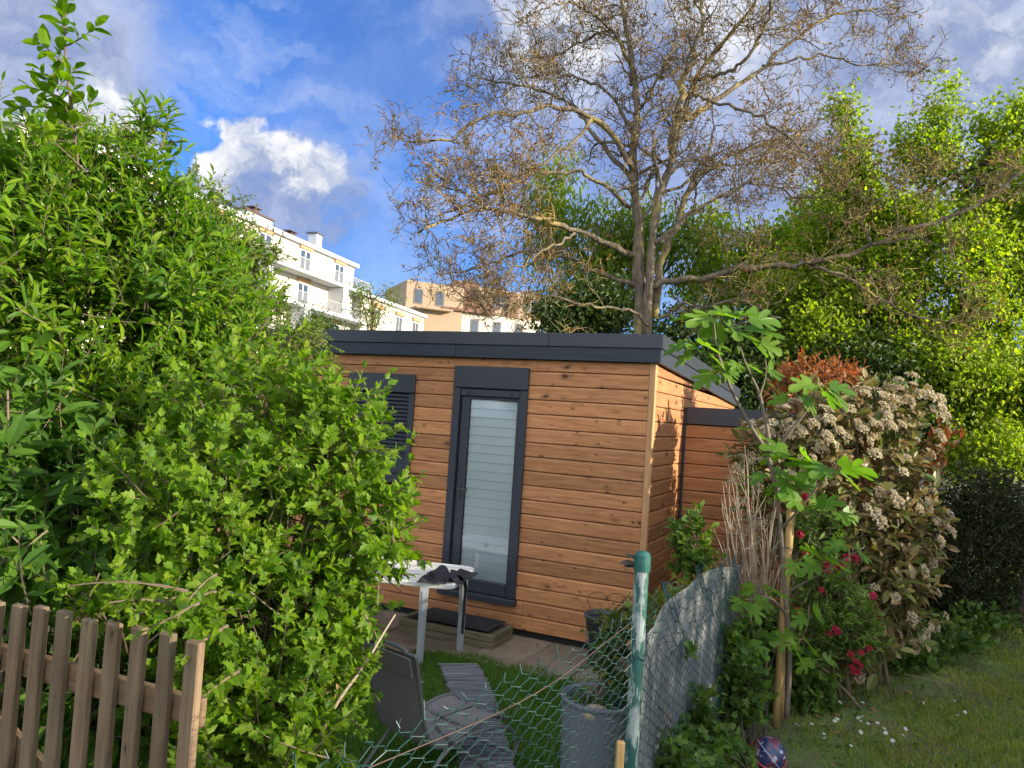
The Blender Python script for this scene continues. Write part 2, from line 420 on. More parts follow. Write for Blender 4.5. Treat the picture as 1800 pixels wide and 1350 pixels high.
class MB:
    def __init__(s): s.V = []; s.T = []; s.Q = []; s.n = 0
    def add(s, V, T=(), Q=()):
        V = np.asarray(V, float).reshape(-1, 3); s.V.append(V)
        if len(T): s.T.append(np.asarray(T, int).reshape(-1, 3) + s.n)
        if len(Q): s.Q.append(np.asarray(Q, int).reshape(-1, 4) + s.n)
        s.n += len(V); return s
    def box(s, a, b):
        x0, y0, z0 = a; x1, y1, z1 = b
        return s.add([(x0, y0, z0), (x1, y0, z0), (x1, y1, z0), (x0, y1, z0), (x0, y0, z1), (x1, y0, z1), (x1, y1, z1), (x0, y1, z1)],
                     (), [(0, 3, 2, 1), (4, 5, 6, 7), (0, 1, 5, 4), (1, 2, 6, 5), (2, 3, 7, 6), (3, 0, 4, 7)])
    def hexa(s, P):
        return s.add(P, (), [(0, 3, 2, 1), (4, 5, 6, 7), (0, 1, 5, 4), (1, 2, 6, 5), (2, 3, 7, 6), (3, 0, 4, 7)])
    def bbox(s, a, b, bev=.004):
        """box with bevelled edges (24 corners)"""
        a = np.array(a, float); b = np.array(b, float)
        bev = min(bev, .45 * (b - a).min())
        Vs = []; idx = {}
        for sx in (0, 1):
            for sy in (0, 1):
                for sz in (0, 1):
                    c = np.array([(a, b)[k][i] for i, k in enumerate((sx, sy, sz))])
                    d = np.array([bev * (1 - 2 * k) for k in (sx, sy, sz)])
                    for ax in range(3):
                        dd = d.copy(); dd[ax] = 0
                        idx[(sx, sy, sz, ax)] = len(Vs); Vs.append(c + dd)
        Q = []; T = []
        for ax in range(3):
            o = [i for i in range(3) if i != ax]
            for k in (0, 1):
                ring = []
                for (p, q) in ((0, 0), (1, 0), (1, 1), (0, 1)):
                    key = [0, 0, 0]; key[ax] = k; key[o[0]] = p; key[o[1]] = q
                    ring.append(idx[(*key, ax)])
                flip = (k == 0) ^ (ax == 1)
                Q.append(ring[::-1] if flip else ring)
        for ax in range(3):
            o = [i for i in range(3) if i != ax]
            for (p, q) in ((0, 0), (1, 0), (1, 1), (0, 1)):
                k0 = [0, 0, 0]; k1 = [0, 0, 0]; k1[ax] = 1
                for kk in (k0, k1): kk[o[0]] = p; kk[o[1]] = q
                Q.append([idx[(*k0, o[0])], idx[(*k0, o[1])], idx[(*k1, o[1])], idx[(*k1, o[0])]])
        for sx in (0, 1):
            for sy in (0, 1):
                for sz in (0, 1): T.append([idx[(sx, sy, sz, i)] for i in range(3)])
        return s.add(Vs, T, Q)
    def tube(s, pts, rad, n=6, cap=True):
        pts = np.asarray(pts, float); K = len(pts)
        rad = np.full(K, rad) if np.isscalar(rad) else np.asarray(rad, float)
        V, Q = tubes(pts[None], rad[None], n)
        T = []
        if cap:
            for i in range(1, n - 1): T += [(0, i + 1, i), ((K - 1) * n, (K - 1) * n + i, (K - 1) * n + i + 1)]
        return s.add(V, T, Q)
    def lathe(s, prof, n=24, c=(0, 0, 0)):
        prof = np.asarray(prof, float); K = len(prof); th = np.arange(n) * 2 * math.pi / n
        V = np.stack([np.outer(prof[:, 0], np.cos(th)), np.outer(prof[:, 0], np.sin(th)), np.repeat(prof[:, 1:2], n, 1)], -1).reshape(-1, 3) + np.array(c)
        Q = []
        for k in range(K - 1):
            for i in range(n): Q.append((k * n + i, k * n + (i + 1) % n, (k + 1) * n + (i + 1) % n, (k + 1) * n + i))
        return s.add(V, (), Q)
    def build(s, name, mat, parent=None, **kw):
        V = np.concatenate(s.V); T = np.concatenate(s.T) if s.T else None; Q = np.concatenate(s.Q) if s.Q else None
        return mk(name, V, T, Q, mat, parent, **kw)
def tubes(P, R, n=3):
    """batch of tubes: P (S,K,3), R (S,K) -> verts, quads"""
    S, K, _ = P.shape
    tan = np.gradient(P, axis=1); tan /= np.linalg.norm(tan, axis=2, keepdims=True) + 1e-9
    ref = np.zeros((S, 1, 3)); ax = np.argmin(np.abs(tan.mean(1)), axis=1); ref[np.arange(S), 0, ax] = 1
    e1 = np.cross(tan, ref); e1 /= np.linalg.norm(e1, axis=2, keepdims=True) + 1e-9
    e2 = np.cross(tan, e1)
    th = np.arange(n) * 2 * math.pi / n
    V = P[:, :, None, :] + R[:, :, None, None] * (np.cos(th)[None, None, :, None] * e1[:, :, None, :] + np.sin(th)[None, None, :, None] * e2[:, :, None, :])
    k = np.arange(K - 1)[:, None]; i = np.arange(n)[None]
    q = np.stack(np.broadcast_arrays(k * n + i, k * n + (i + 1) % n, (k + 1) * n + (i + 1) % n, (k + 1) * n + i), -1).reshape(-1, 4)
    Q = (q[None] + (np.arange(S) * K * n)[:, None, None]).reshape(-1, 4)
    return V.reshape(-1, 3), Q
def unit(v):
    v = np.asarray(v, float); return v / (np.linalg.norm(v, axis=-1, keepdims=True) + 1e-12)

# leaf templates: length 1 along +y, width along x, normal +z
def outline_leaf(half, fold=.12, curl=.12, mid=None):
    """half: [(x,y)...] right outline from base to tip (tip has x=0); strip along the midrib"""
    V = []; T = []
    rows = [(x, y) for x, y in half]
    for x, y in rows:
        z = -curl * y * y
        V += [(0, y, z), (x, y, z + fold * abs(x)), (-x, y, z + fold * abs(x))]
    for i in range(len(rows) - 1):
        a, b = 3 * i, 3 * i + 3
        for sgn in (1, 2):
            T += [(a, a + sgn, b + sgn), (a, b + sgn, b)] if sgn == 1 else [(a, b + sgn, a + sgn), (a, b, b + sgn)]
    V = np.array(V, float); T = np.array(T)
    # drop degenerate triangles
    ar = np.linalg.norm(np.cross(V[T[:, 1]] - V[T[:, 0]], V[T[:, 2]] - V[T[:, 0]]), axis=1)
    return V, T[ar > 1e-7]
def fan_leaf(half, c=.35, fold=.12, curl=.15):
    pts = [(x, y) for x, y in half] + [(-x, y) for x, y in half[-2:0:-1]]
    V = [(0, c, -.03)]
    for x, y in pts: V.append((x, y, fold * abs(x) - curl * y * y - .25 * curl * x * x))
    n = len(pts)
    return np.array(V, float), np.array([(0, 1 + i, 1 + (i + 1) % n) for i in range(n)])
LANCE = outline_leaf([(0, 0), (.085, .18), (.14, .42), (.10, .74), (0, 1)], .35, .28)
OVAL = outline_leaf([(0, 0), (.17, .16), (.27, .45), (.19, .78), (0, 1)], .3, .22)
WIDE = (np.array([(0, 0, 0), (.40, .42, .10), (-.40, .42, .10), (0, 1, -.2)], float), np.array([(0, 1, 3), (0, 3, 2)]))
SIMPLE = (np.array([(0, 0, 0), (.24, .45, .06), (-.24, .45, .06), (0, 1, -.15)], float), np.array([(0, 1, 3), (0, 3, 2)]))
THIN = (np.array([(0, 0, 0), (.12, .42, .04), (-.12, .42, .04), (0, 1, -.22)], float), np.array([(0, 1, 3), (0, 3, 2)]))
HIB = fan_leaf([(0, 0), (.14, .10), (.27, .20), (.33, .36), (.43, .56), (.27, .52), (.20, .60), (.24, .76), (.11, .82), (0, 1)], .36, .22, .22)
FIG = fan_leaf([(0, .0), (.14, -.10), (.27, -.06), (.38, .08), (.50, .20), (.46, .30), (.30, .30), (.22, .34), (.36, .46), (.47, .62), (.43, .74), (.32, .70), (.20, .58), (.13, .55),
                (.18, .72), (.20, .88), (.10, .99), (0, 1.02)], .26, .16, .20)
IVY = fan_leaf([(0, .05), (.22, -.02), (.42, .20), (.26, .36), (.40, .58), (.20, .66), (0, 1)], .32, .15, .15)
MAPLE = fan_leaf([(0, .0), (.18, .0), (.45, .22), (.24, .34), (.42, .66), (.14, .60), (0, 1)], .3, .2, .3)
BLADE = (np.array([(-.035, 0, 0), (.035, 0, 0), (.02, .55, .10), (-.02, .55, .10), (0, 1, .34)], float), np.array([(0, 1, 2), (0, 2, 3), (3, 2, 4)]))
def umbel_tpl():
    V = []; T = []; r = np.random.default_rng(3)
    for i in range(64):
        a = r.random() * 6.283; q = math.sqrt(r.random()) * .52
        c = np.array([q * math.cos(a), .42 - .5 * q * q * 1.6 + r.normal() * .03, q * math.sin(a)])
        for k in range(2):
            d = unit(r.normal(size=3) + np.array([0, .6, 0])); e = unit(np.cross(d, r.normal(size=3))); f = np.cross(d, e)
            b = len(V); s = .088
            V += [c + s * e, c + s * f, c - s * e, c - s * f]; T += [(b, b + 1, b + 2), (b, b + 2, b + 3)]
    for i in range(7):
        a = i * .9; b = len(V); q = .3
        V += [(.012, 0, 0), (-.012, 0, 0), (q * math.cos(a), .36, q * math.sin(a))]; T.append((b, b + 1, b + 2))
    return np.array(V, float), np.array(T)
UMBEL = umbel_tpl()
def azalea_tpl():
    V = []; T = []; r = np.random.default_rng(5)
    for i in range(9):
        d = unit(r.normal(size=3) + np.array([0, .5, 0])); c = d * .26 + np.array([0, .3, 0])
        e = unit(np.cross(d, r.normal(size=3))); f = np.cross(d, e)
        for k in range(5):
            a = k * 1.2566; p = math.cos(a) * e + math.sin(a) * f; q = -math.sin(a) * e + math.cos(a) * f
            b = len(V); V += [c, c + .2 * p + .1 * q + .08 * d, c + .28 * p + .02 * d, c + .2 * p - .1 * q + .08 * d]; T += [(b, b + 1, b + 2), (b, b + 2, b + 3)]
    return np.array(V, float), np.array(T)
AZAL = azalea_tpl()

def frames(d, nrm):
    y = unit(d); z = nrm - (nrm * y).sum(-1, keepdims=True) * y; z = unit(z); x = np.cross(y, z)
    return x, y, z
_leafmesh = {}
def leaves(root, tpl, pos, d, nrm, size, mat, singles=0, name='leaf', mass='foliage', wid=None, pmin=0., tname=''):
    """the leaves that show largest become leaf parts, the rest one stuff part"""
    pos = np.asarray(pos); n = len(pos)
    if n == 0: return
    size = np.broadcast_to(np.asarray(size, float), (n,)); wid = np.ones(n) if wid is None else wid
    x, y, z = frames(d, nrm)
    V, T = tpl
    keep = np.ones(n, bool)
    if singles:
        ctr = pos + y * size[:, None] * .5; dv = ctr - CAM; zc = dv @ cF
        px = 900 + FPX * (dv @ cR) / np.maximum(zc, .1); py = 675 - FPX * (dv @ cU) / np.maximum(zc, .1)
        facing = np.abs((unit(dv) * z).sum(1)) + .15
        area = np.where((zc > .3) & (px > 5) & (px < 1795) & (py > 5) & (py < 1345), (size / np.maximum(zc, .3)) ** 2 * facing, 0)
        # spread over the plant: prefer those with few leaves in front of them
        cell = {}
        order = np.argsort(zc)
        front = np.zeros(n)
        for i in order:
            k = (int(px[i] // 14), int(py[i] // 14)); c = cell.get(k, 0); front[i] = c; cell[k] = c + 1
        area = area / (1 + 2.5 * front)
        best = np.argsort(-area)[:min(singles, n)]; best = best[area[best] > 0]
        keep[best] = False
        key = (id(V), mat.name)
        if key not in _leafmesh:
            tmp = mk(name, V, T, None, mat); _leafmesh[key] = tmp.data; bpy.data.objects.remove(tmp)
        me = _leafmesh[key]
        mi = inv_of(root)
        for i in best:
            o = bpy.data.objects.new(name, me); COL.objects.link(o); o.parent = root
            s = size[i]
            m = Matrix(((x[i, 0] * s * wid[i], y[i, 0] * s, z[i, 0] * s, pos[i, 0]), (x[i, 1] * s * wid[i], y[i, 1] * s, z[i, 1] * s, pos[i, 1]), (x[i, 2] * s * wid[i], y[i, 2] * s, z[i, 2] * s, pos[i, 2]), (0, 0, 0, 1)))
            o.matrix_local = mi @ m
    if keep.any():
        p, xx, yy, zz, ss, ww = pos[keep], x[keep], y[keep], z[keep], size[keep], wid[keep]
        VV = p[:, None] + ss[:, None, None] * (V[None, :, 0:1] * ww[:, None, None] * xx[:, None] + V[None, :, 1:2] * yy[:, None] + V[None, :, 2:3] * zz[:, None])
        TT = (T[None] + (np.arange(len(p)) * len(V))[:, None, None]).reshape(-1, 3)
        tint = np.repeat(rng.random(len(p)), len(T))
        return mk(mass, VV, TT, None, mat, root, world=True, tint=tint, kind='stuff')

def in_blobs(blobs, n, lo=.55, wpow=.75):
    """n points in the union of ellipsoids, thrown towards their surface; returns points and outward normals"""
    vol = np.array([b[1][0] * b[1][1] * b[1][2] for b in blobs]) ** wpow
    k = rng.choice(len(blobs), n, p=vol / vol.sum())
    c = np.array([b[0] for b in blobs])[k]; r = np.array([b[1] for b in blobs], float)[k]
    u = unit(rng.normal(size=(n, 3)))
    t = lo + (1 - lo) * rng.random((n, 1)) ** .6
    return c + u * r * t, unit(u / r), t[:, 0]
def shoots(root, blobs, ns, L, nl, tpl, lsize, mat, bark, base=None, singles=300, up=.5, lo=.5, droop=.15, open_=.8, stem_r=.004, stems=14, taper=.55, name='leaf', mass='foliage', leafstart=.15, stem_part='stem', upnorm=.42, wrange=(.85, 1.15)):
    """leafy shoots growing out of an envelope, tied to the base by stems"""
    p, nrm, t = in_blobs(blobs, ns, lo)
    d = unit(nrm * .75 + np.array([0, 0, up]) + rng.normal(size=(ns, 3)) * .38)
    Ls = L * (.6 + .8 * rng.random(ns))
    p0 = p - d * Ls[:, None] * .65
    bend = unit(rng.normal(size=(ns, 3)) + np.array([0, 0, .6])) * (Ls * .22)[:, None]
    tt = (leafstart + (1 - leafstart) * (np.arange(nl) + .5) / nl)[None] + rng.normal(size=(ns, nl)) * .02
    P = p0[:, None] + d[:, None] * (Ls[:, None] * tt)[..., None] + bend[:, None] * (tt ** 2)[..., None]
    e1 = unit(np.cross(d, rng.normal(size=(ns, 3)))); e2 = np.cross(d, e1)
    ang = rng.random(ns)[:, None] * 6.283 + np.arange(nl)[None] * 2.4
    rad = np.cos(ang)[..., None] * e1[:, None] + np.sin(ang)[..., None] * e2[:, None]
    op = open_ * (1.15 - .75 * tt)[..., None]
    ld = unit(rad * op + d[:, None] * (.45 + .5 * tt[..., None]) + np.array([0, 0, -droop]) + rng.normal(size=rad.shape) * .12)
    ln = unit(d[:, None] * .6 + np.array([0, 0, upnorm]) + SUN * .55 + rng.normal(size=rad.shape) * .42)
    sz = lsize * (1 - taper * np.clip(tt, 0, 1) ** 2.2) * (.55 + .8 * rng.random((ns, nl)))
    leaves(root, tpl, P.reshape(-1, 3), ld.reshape(-1, 3), ln.reshape(-1, 3), sz.ravel(), mat, singles, name, mass, wid=rng.uniform(*wrange, ns * nl))
    ks = np.linspace(0, 1, 4)
    SP = p0[:, None] + d[:, None] * (Ls[:, None] * ks)[..., None] + bend[:, None] * (ks ** 2)[..., None]
    R = stem_r * (1 - .75 * ks)[None] * np.ones((ns, 1))
    V, Q = tubes(SP, R, 3)
    mk('twigs', V, None, Q, bark, root, world=True, kind='stuff')
    if base is not None and stems:
        pick = rng.choice(ns, stems, replace=False)
        base = np.asarray(base, float)
        for i, k in enumerate(pick):
            b = base + np.array([rng.normal() * .09, rng.normal() * .07, 0])
            e = p0[k]; mid = b * .5 + e * .5; mid[:2] = b[:2] * .62 + e[:2] * .38; mid[2] = b[2] + (e[2] - b[2]) * .55
            s = np.linspace(0, 1, 12)[:, None]
            pts = (1 - s) ** 2 * b + 2 * s * (1 - s) * mid + s ** 2 * e + np.cumsum(rng.normal(size=(12, 3)) * .008, 0)
            MB().tube(pts, np.linspace(stem_r * 3.4, stem_r * 1.0, 12) * rng.uniform(.7, 1.3), 6).build(stem_part, bark, root, world=True, smooth=True)
def clumps(root, blobs, nc, nlv, sig, tpl, lsize, mat, lo=.6, mass='foliage', droop=.5, vert=1., singles=0, wpow=.62):
    p, nrm, t = in_blobs(blobs, nc, lo, wpow)
    sg = sig * (.6 + .8 * rng.random(nc))
    P = p[:, None] + rng.normal(size=(nc, nlv, 3)) * sg[:, None, None] * np.array([1, 1, vert])
    ld = unit(nrm[:, None] * .5 + rng.normal(size=P.shape) * .6 + np.array([0, 0, -droop]))
    ln = unit(nrm[:, None] * .6 + np.array([0, 0, .40]) + SUN * .7 + rng.normal(size=P.shape) * .55)
    leaves(root, tpl, P.reshape(-1, 3), ld.reshape(-1, 3), ln.reshape(-1, 3), lsize * (.65 + .7 * rng.random(nc * nlv)), mat, singles, 'leaf', mass)
    return p
def E(x, y, Y, r):
    return (at(x, y, Y), r)

GZ = -.06
# ------------------------------------------------------------------ ground
def ground():
    n = 120
    xs = np.sinh(np.linspace(-4.6, 4.6, n)) / math.sinh(4.6) * 600
    X, Y = np.meshgrid(xs, xs + 4, indexing='ij')
    near = np.exp(-((X) ** 2 + (Y - 6) ** 2) / 400)
    Z = GZ - .012 + near * .02 * (np.sin(X * 2.3) * np.cos(Y * 1.9) * .5)
    V = np.stack([X, Y, Z], -1).reshape(-1, 3)
    i = np.arange(n - 1)[:, None]; j = np.arange(n - 1)[None]
    Q = np.stack(np.broadcast_arrays(i * n + j, (i + 1) * n + j, (i + 1) * n + j + 1, i * n + j + 1), -1).reshape(-1, 4)
    mk('ground', V, None, Q, M['ground'], smooth=True, kind='structure')
ground()

# ------------------------------------------------------------------ garden studio (frame: x along the front to the right, y back, z up)
TH = .4326
CX, CY = 1.2031, 6.4263
aW = np.array([-math.cos(TH), math.sin(TH), 0]); bW = np.array([math.sin(TH), math.cos(TH), 0]); C0 = np.array([CX, CY, 0])
def loc(p):
    """studio frame -> world"""
    p = np.asarray(p, float); return C0 - aW * p[..., 0:1] + bW * p[..., 1:2] + np.array([0, 0, 1.]) * p[..., 2:3]
WID, DEP = 4.35, 4.40
studio = thing('garden_studio', C0, 'larch clad flat roofed garden studio with dark fascia behind the fence and table', 'garden studio', None, -TH)
roofz = lambda y: 2.655 - (y + .05) * (2.655 - 2.466) / 4.45
mb = MB(); mb.hexa([(-WID + .1, .14, -.04), (-.12, .14, -.04), (-.12, DEP - .1, -.04), (-WID + .1, DEP - .1, -.04), (-WID + .1, .14, 2.45), (-.12, .14, 2.45), (-.12, DEP - .1, 2.26), (-WID + .1, DEP - .1, 2.26)])
mb.build('inner_wall', M['dark'], studio)
MB().box((-WID + .02, .03, GZ - .05), (-.05, DEP - .05, -.0)).build('plinth', M['dark'], studio)
openings = [(-1.905, -1.165, .235, 2.325), (-3.115, -2.365, 1.195, 2.225)]
PITCHB = .1285
def board(x0, x1, z0, h, name='cladding_board', mat='larch', root=studio, y0=0., side=False, clip=None):
    """one board with a bevelled upper edge and a recessed joint"""
    prof = [(.004, 0), (.0, .006), (.0, h - .022), (.007, h - .0065), (.022, h - .0065), (.022, .0)]
    n = len(prof)
    if not side:
        V = [(x, y0 + py, z0 + pz) for x in (x0, x1) for py, pz in prof]
    else:
        V = [(y0 - py, y, z0 + pz) for y in (x0, x1) for py, pz in prof]
    V = np.array(V)
    if clip is not None:
        top = np.array([clip(v[1]) for v in V]); V[:, 2] = np.minimum(V[:, 2], top)
    Q = [(i, (i + 1) % n, n + (i + 1) % n, n + i) for i in range(n)]
    T = [(0, i + 1, i) for i in range(1, n - 1)] + [(n, n + i, n + i + 1) for i in range(1, n - 1)]
    if side: Q = [q[::-1] for q in Q]; T = [q[::-1] for q in T]
    else: pass
    return mk(name, V, T, Q, M[mat], root)
for r in range(19):
    z0 = .004 + r * PITCHB; zc = z0 + PITCHB / 2; h = PITCHB if r < 18 else .105
    cuts = [(-WID, -.052)]
    for (a0, a1, b0, b1) in openings:
        if b0 < zc < b1:
            new = []
            for (s, e) in cuts:
                if a0 > s and a1 < e: new += [(s, a0), (a1, e)]
                else: new.append((s, e))
            cuts = new
    for (s, e) in cuts:
        # long runs are joined from two boards, staggered
        if e - s > 3:
            j = [-1.085, -2.62, -1.9][r % 3] if r != 1 else -1.085
            board(s, j - .0015, z0, h); board(j + .0015, e, z0, h)
        else: board(s, e, z0, h)
for r in range(19):
    z0 = .004 + r * PITCHB; h = PITCHB
    yend = DEP
    if z0 > 2.2: yend = min(DEP, (2.415 - z0) / .0425)
    if yend < .2: continue
    board(.052, yend, z0, h, 'cladding_board', 'larch_side', studio, 0., True, lambda y: roofz(y) - .20)
MB().bbox((-.05, -.006, .0), (.006, .05, 2.43), .005).build('corner_trim', M['trim_wood'], studio)
# roof and fascia
mb = MB(); mb.hexa([(-WID - .02, -.02, 2.5), (.02, -.02, 2.5), (.02, DEP + .02, 2.31), (-WID - .02, DEP + .02, 2.31), (-WID - .02, -.02, 2.64), (.02, -.02, 2.64), (.02, DEP + .02, 2.452), (-WID - .02, DEP + .02, 2.452)])
mb.build('roof', M['anthracite'], studio)
for (x0, x1) in ((-WID - .05, -1.917), (-1.914, .047)):
    MB().bbox((x0, -.05, 2.42), (x1, -.022, 2.538), .003).build('fascia_board', M['anthracite_wood'], studio)
for (x0, x1) in ((-WID - .06, -.968), (-.965, .060)):
    MB().bbox((x0, -.062, 2.540), (x1, -.020, 2.660), .003).build('fascia_trim', M['anthracite'], studio)
MB().box((-WID - .03, -.020, 2.424), (.02, .03, 2.44)).build('soffit', M['dark'], studio)
dz = roofz(DEP + .05) - roofz(-.05)
def side_strip(x0, x1, y0, y1, z0, z1):
    k = lambda y: dz * (y + .05) / (DEP + .1)
    return MB().hexa([(x0, y0, z0 + k(y0)), (x1, y0, z0 + k(y0)), (x1, y1, z0 + k(y1)), (x0, y1, z0 + k(y1)), (x0, y0, z1 + k(y0)), (x1, y0, z1 + k(y0)), (x1, y1, z1 + k(y1)), (x0, y1, z1 + k(y1))])
side_strip(.022, .050, -.049, DEP + .05, 2.42, 2.538).build('fascia_board', M['anthracite_wood'], studio)
side_strip(.020, .064, -.061, DEP + .06, 2.540, 2.660).build('fascia_trim', M['anthracite'], studio)
# door
door = MB().box((-1.20, -.004, .235), (-1.165, .06, 2.3)).build('door', M['anthracite'], studio)
tag(door, 'dark framed glass door with pleated blind')
def dpart(a, b, name, mat, bev=.004): return MB().bbox(a, b, bev).build(name, M[mat], door)
dpart((-1.920, -.034, 2.136), (-1.153, .02, 2.340), 'shutter_box', 'anthracite', .006)
dpart((-1.920, -.026, .262), (-1.846, .03, 2.132), 'door_jamb', 'anthracite')
dpart((-1.226, -.026, .262), (-1.153, .03, 2.132), 'door_jamb', 'anthracite')
dpart((-1.842, -.016, 2.062), (-1.230, .04, 2.128), 'shutter_rail', 'anthracite')
for x in (-1.76, -1.31): dpart((x - .012, -.022, 2.080), (x + .012, -.0165, 2.104), 'shutter_stop', 'rubber', .002)
dpart((-1.935, -.055, .205), (-1.140, .03, .258), 'door_sill', 'anthracite')
dpart((-1.838, .006, .262), (-1.752, .05, 2.058), 'door_stile', 'anthracite')
dpart((-1.262, .006, .262), (-1.232, .05, 2.058), 'door_stile', 'anthracite')
dpart((-1.750, .006, .262), (-1.264, .05, .372), 'door_rail', 'anthracite')
dpart((-1.750, .006, 2.030), (-1.264, .05, 2.058), 'door_rail', 'anthracite')
MB().add([(-1.752, .024, .37), (-1.262, .024, .37), (-1.262, .024, 2.032), (-1.752, .024, 2.032)], (), [(0, 1, 2, 3)]).build('glass_pane', M['glass'], door)
dpart((-1.812, -.002, 1.10), (-1.784, .006, 1.26), 'handle_plate', 'steel', .003)
MB().tube([(-1.798, -.002, 1.19), (-1.798, -.045, 1.19), (-1.79, -.05, 1.19), (-1.69, -.05, 1.188)], .0085, 8).build('door_handle', M['steel'], door)
MB().tube([(-1.798, .004, 1.128), (-1.798, -.006, 1.128)], .012, 10).build('lock_cylinder', M['steel'], door)
nb = 20
for i in range(nb):
    z = .375 + i * (2.03 - .375) / nb; hh = (2.03 - .375) / nb
    MB().hexa([(-1.748, .032, z), (-1.266, .032, z), (-1.266, .035, z), (-1.748, .035, z), (-1.748, .041, z + hh - .003), (-1.266, .041, z + hh - .003), (-1.266, .044, z + hh - .003), (-1.748, .044, z + hh - .003)]).build('blind_slat', M['blind'] if i % 2 else M['blind'], door)
# window with its roller shutter three quarters down
win = MB().bbox((-3.132, -.030, 2.056), (-2.350, .03, 2.238), .006).build('window', M['anthracite'], studio)
tag(win, 'dark window with roller shutter mostly down')
def wpart(a, b, name, mat, bev=.004): return MB().bbox(a, b, bev).build(name, M[mat], win)
wpart((-3.132, -.024, 1.262), (-3.072, .03, 2.052), 'window_jamb', 'anthracite')
wpart((-2.410, -.024, 1.262), (-2.350, .03, 2.052), 'window_jamb', 'anthracite')
wpart((-3.145, -.05, 1.178), (-2.337, .03, 1.258), 'window_sill', 'anthracite')
nsl = 15
for i in range(nsl):
    z = 1.47 + i * (2.05 - 1.47) / nsl
    MB().add([(-3.068, .004, z), (-2.414, .004, z), (-2.414, -.008, z + .008), (-3.068, -.008, z + .008), (-3.068, -.008, z + .026), (-2.414, -.008, z + .026), (-2.414, .004, z + .035), (-3.068, .004, z + .035)], (), [(0, 1, 2, 3), (3, 2, 5, 4), (4, 5, 6, 7)]).build('shutter_slat', M['anthracite'], win)
MB().box((-3.07, .03, 1.26), (-2.41, .036, 1.48)).build('glass_pane', M['far_glass'], win)
wpart((-3.07, .012, 1.26), (-2.412, .028, 1.30), 'window_rail', 'anthracite')

# lean-to store beside the studio
SY = 1.22
lean = thing('garden_store', loc((0.0, SY, 0)), 'low reddish larch store with dark top band against the right side of the studio', 'shed', None, -TH)
for r in range(15):
    z0 = .004 + r * PITCHB
    board(.026, 1.75, z0, PITCHB if r < 14 else 1.93 - z0, 'cladding_board', 'larch', lean)
MB().bbox((.004, -.012, 0), (.024, .03, 2.095), .003).build('corner_trim', M['anthracite'], lean)
MB().bbox((.0265, -.016, 1.934), (1.76, .03, 2.10), .003).build('fascia_board', M['anthracite'], lean)
MB().box((.03, .021, 0), (1.75, 1.6, 1.95)).build('inner_wall', M['dark'], lean)
MB().box((.0, .031, 2.05), (1.77, 1.62, 2.085)).build('roof', M['anthracite'], lean)

# ------------------------------------------------------------------ terrace
terr = thing('terrace', loc((0, 0, GZ)), None, None, None, -TH); terr['kind'] = 'structure'
MB().box((-4.6, -1.3, -.06), (.75, .1, -.012)).build('joint_bed', M['soil'], terr)
S = .44
for i in range(-11, 2):
    for j in range(-3, 1):
        x0 = i * S + .1; y0 = j * S - .02 + .08
        if j == -3 and x0 > -1.7: continue
        if x0 > .6: continue
        t = rng.normal() * .0025
        MB().bbox((x0 + .004, y0 + .004, -.04), (x0 + S - .005, y0 + S - .005, .004 + t), .009).build('paving_slab', M['slab'], terr)

# ------------------------------------------------------------------ far buildings
white = thing('apartment_building', (-28.9, 31.8, 0), 'long white apartment block with balconies and chimneys behind the left shrubs', 'building', None, math.atan2(.96, .28))
def wb(a, b, name, mat, par=white): return MB().box(a, b).build(name, M[mat], par)
wb((8, 0, 13), (45, 11, 15.5), 'upper_wall', 'render_white')
wb((7.7, -.35, 15.502), (45.35, 11.3, 15.85), 'roof', 'render_grey')
wb((8, -.02, GZ), (45, 11, 12.7), 'wall', 'render_white')
for k, z in enumerate((12.72, 9.9, 7.1)):
    bal = wb((8, -1.6, z), (46.2, -.022, z + .28), 'balcony', 'render_grey')
    m = MB(); x = 8.
    while x < 46.1:
        m.box((x, -1.56, z + .282), (x + .035, -1.53, z + 1.22)); x += .16
    m.build('railing_bars', M['rail_white'], bal, kind='stuff')
    MB().box((8, -1.58, z + 1.222), (46.2, -1.51, z + 1.28)).build('handrail', M['rail_white'], bal)
for zz, zt in ((13.0, 15.2), (10.2, 12.3), (7.4, 9.5)):
    for x in range(12, 45, 6):
        f = wb((x - .85, -.06, zz), (x + .85, -.024, zt), 'window', 'win_frame')
        for s in (-1, 1):
            MB().box((x + s * .42 - .33, -.075, zz + .2), (x + s * .42 + .33, -.062, zt - .12)).build('pane', M['far_glass'], f)
        MB().box((x - 1.0, -.20, zt + .01), (x + 1.0, -.024, zt + (.45 if zt > 14 else .38))).build('shutter_box', M['awning'], f)
for x, ya, z in ((40.3, -1.58, 10.18), (28, -1.58, 10.18), (34, -1.58, 7.4)):
    MB().hexa([(x, -1.62, z), (x + 1.9, -1.62, z), (x + 1.9, -.03, z), (x, -.03, z), (x, -1.62, z + 2.5), (x + .9, -1.62, z + 2.5), (x + .9, -.03, z + 2.5), (x, -.03, z + 2.5)]).build('partition_wall', M['render_grey'], white)
for x, hw, h, cap in ((41.6, .5, 2.1, 'cap_dark'), (37.6, 1.5, .75, 'cap_brown'), (32.0, 1.9, 1.35, 'cap_brown'), (16, 1.8, 1.3, 'cap_brown')):
    c = wb((x - hw, 2.1, 15.85), (x + hw, 3.0, 15.85 + h), 'chimney', 'render_grey')
    MB().box((x - hw - .15, 1.95, 15.852 + h), (x + hw + .15, 3.15, 15.99 + h)).build('chimney_cap', M[cap], c)
    if cap == 'cap_brown':
        MB().box((x - .5, 2.3, 15.992 + h), (x + .3, 2.9, 16.3 + h)).box((x - .7, 2.2, 16.42 + h), (x + .5, 3.0, 16.5 + h)).box((x - .15, 2.55, 16.3 + h), (x - .05, 2.65, 16.42 + h)).build('cowl', M['cap_brown'], c)
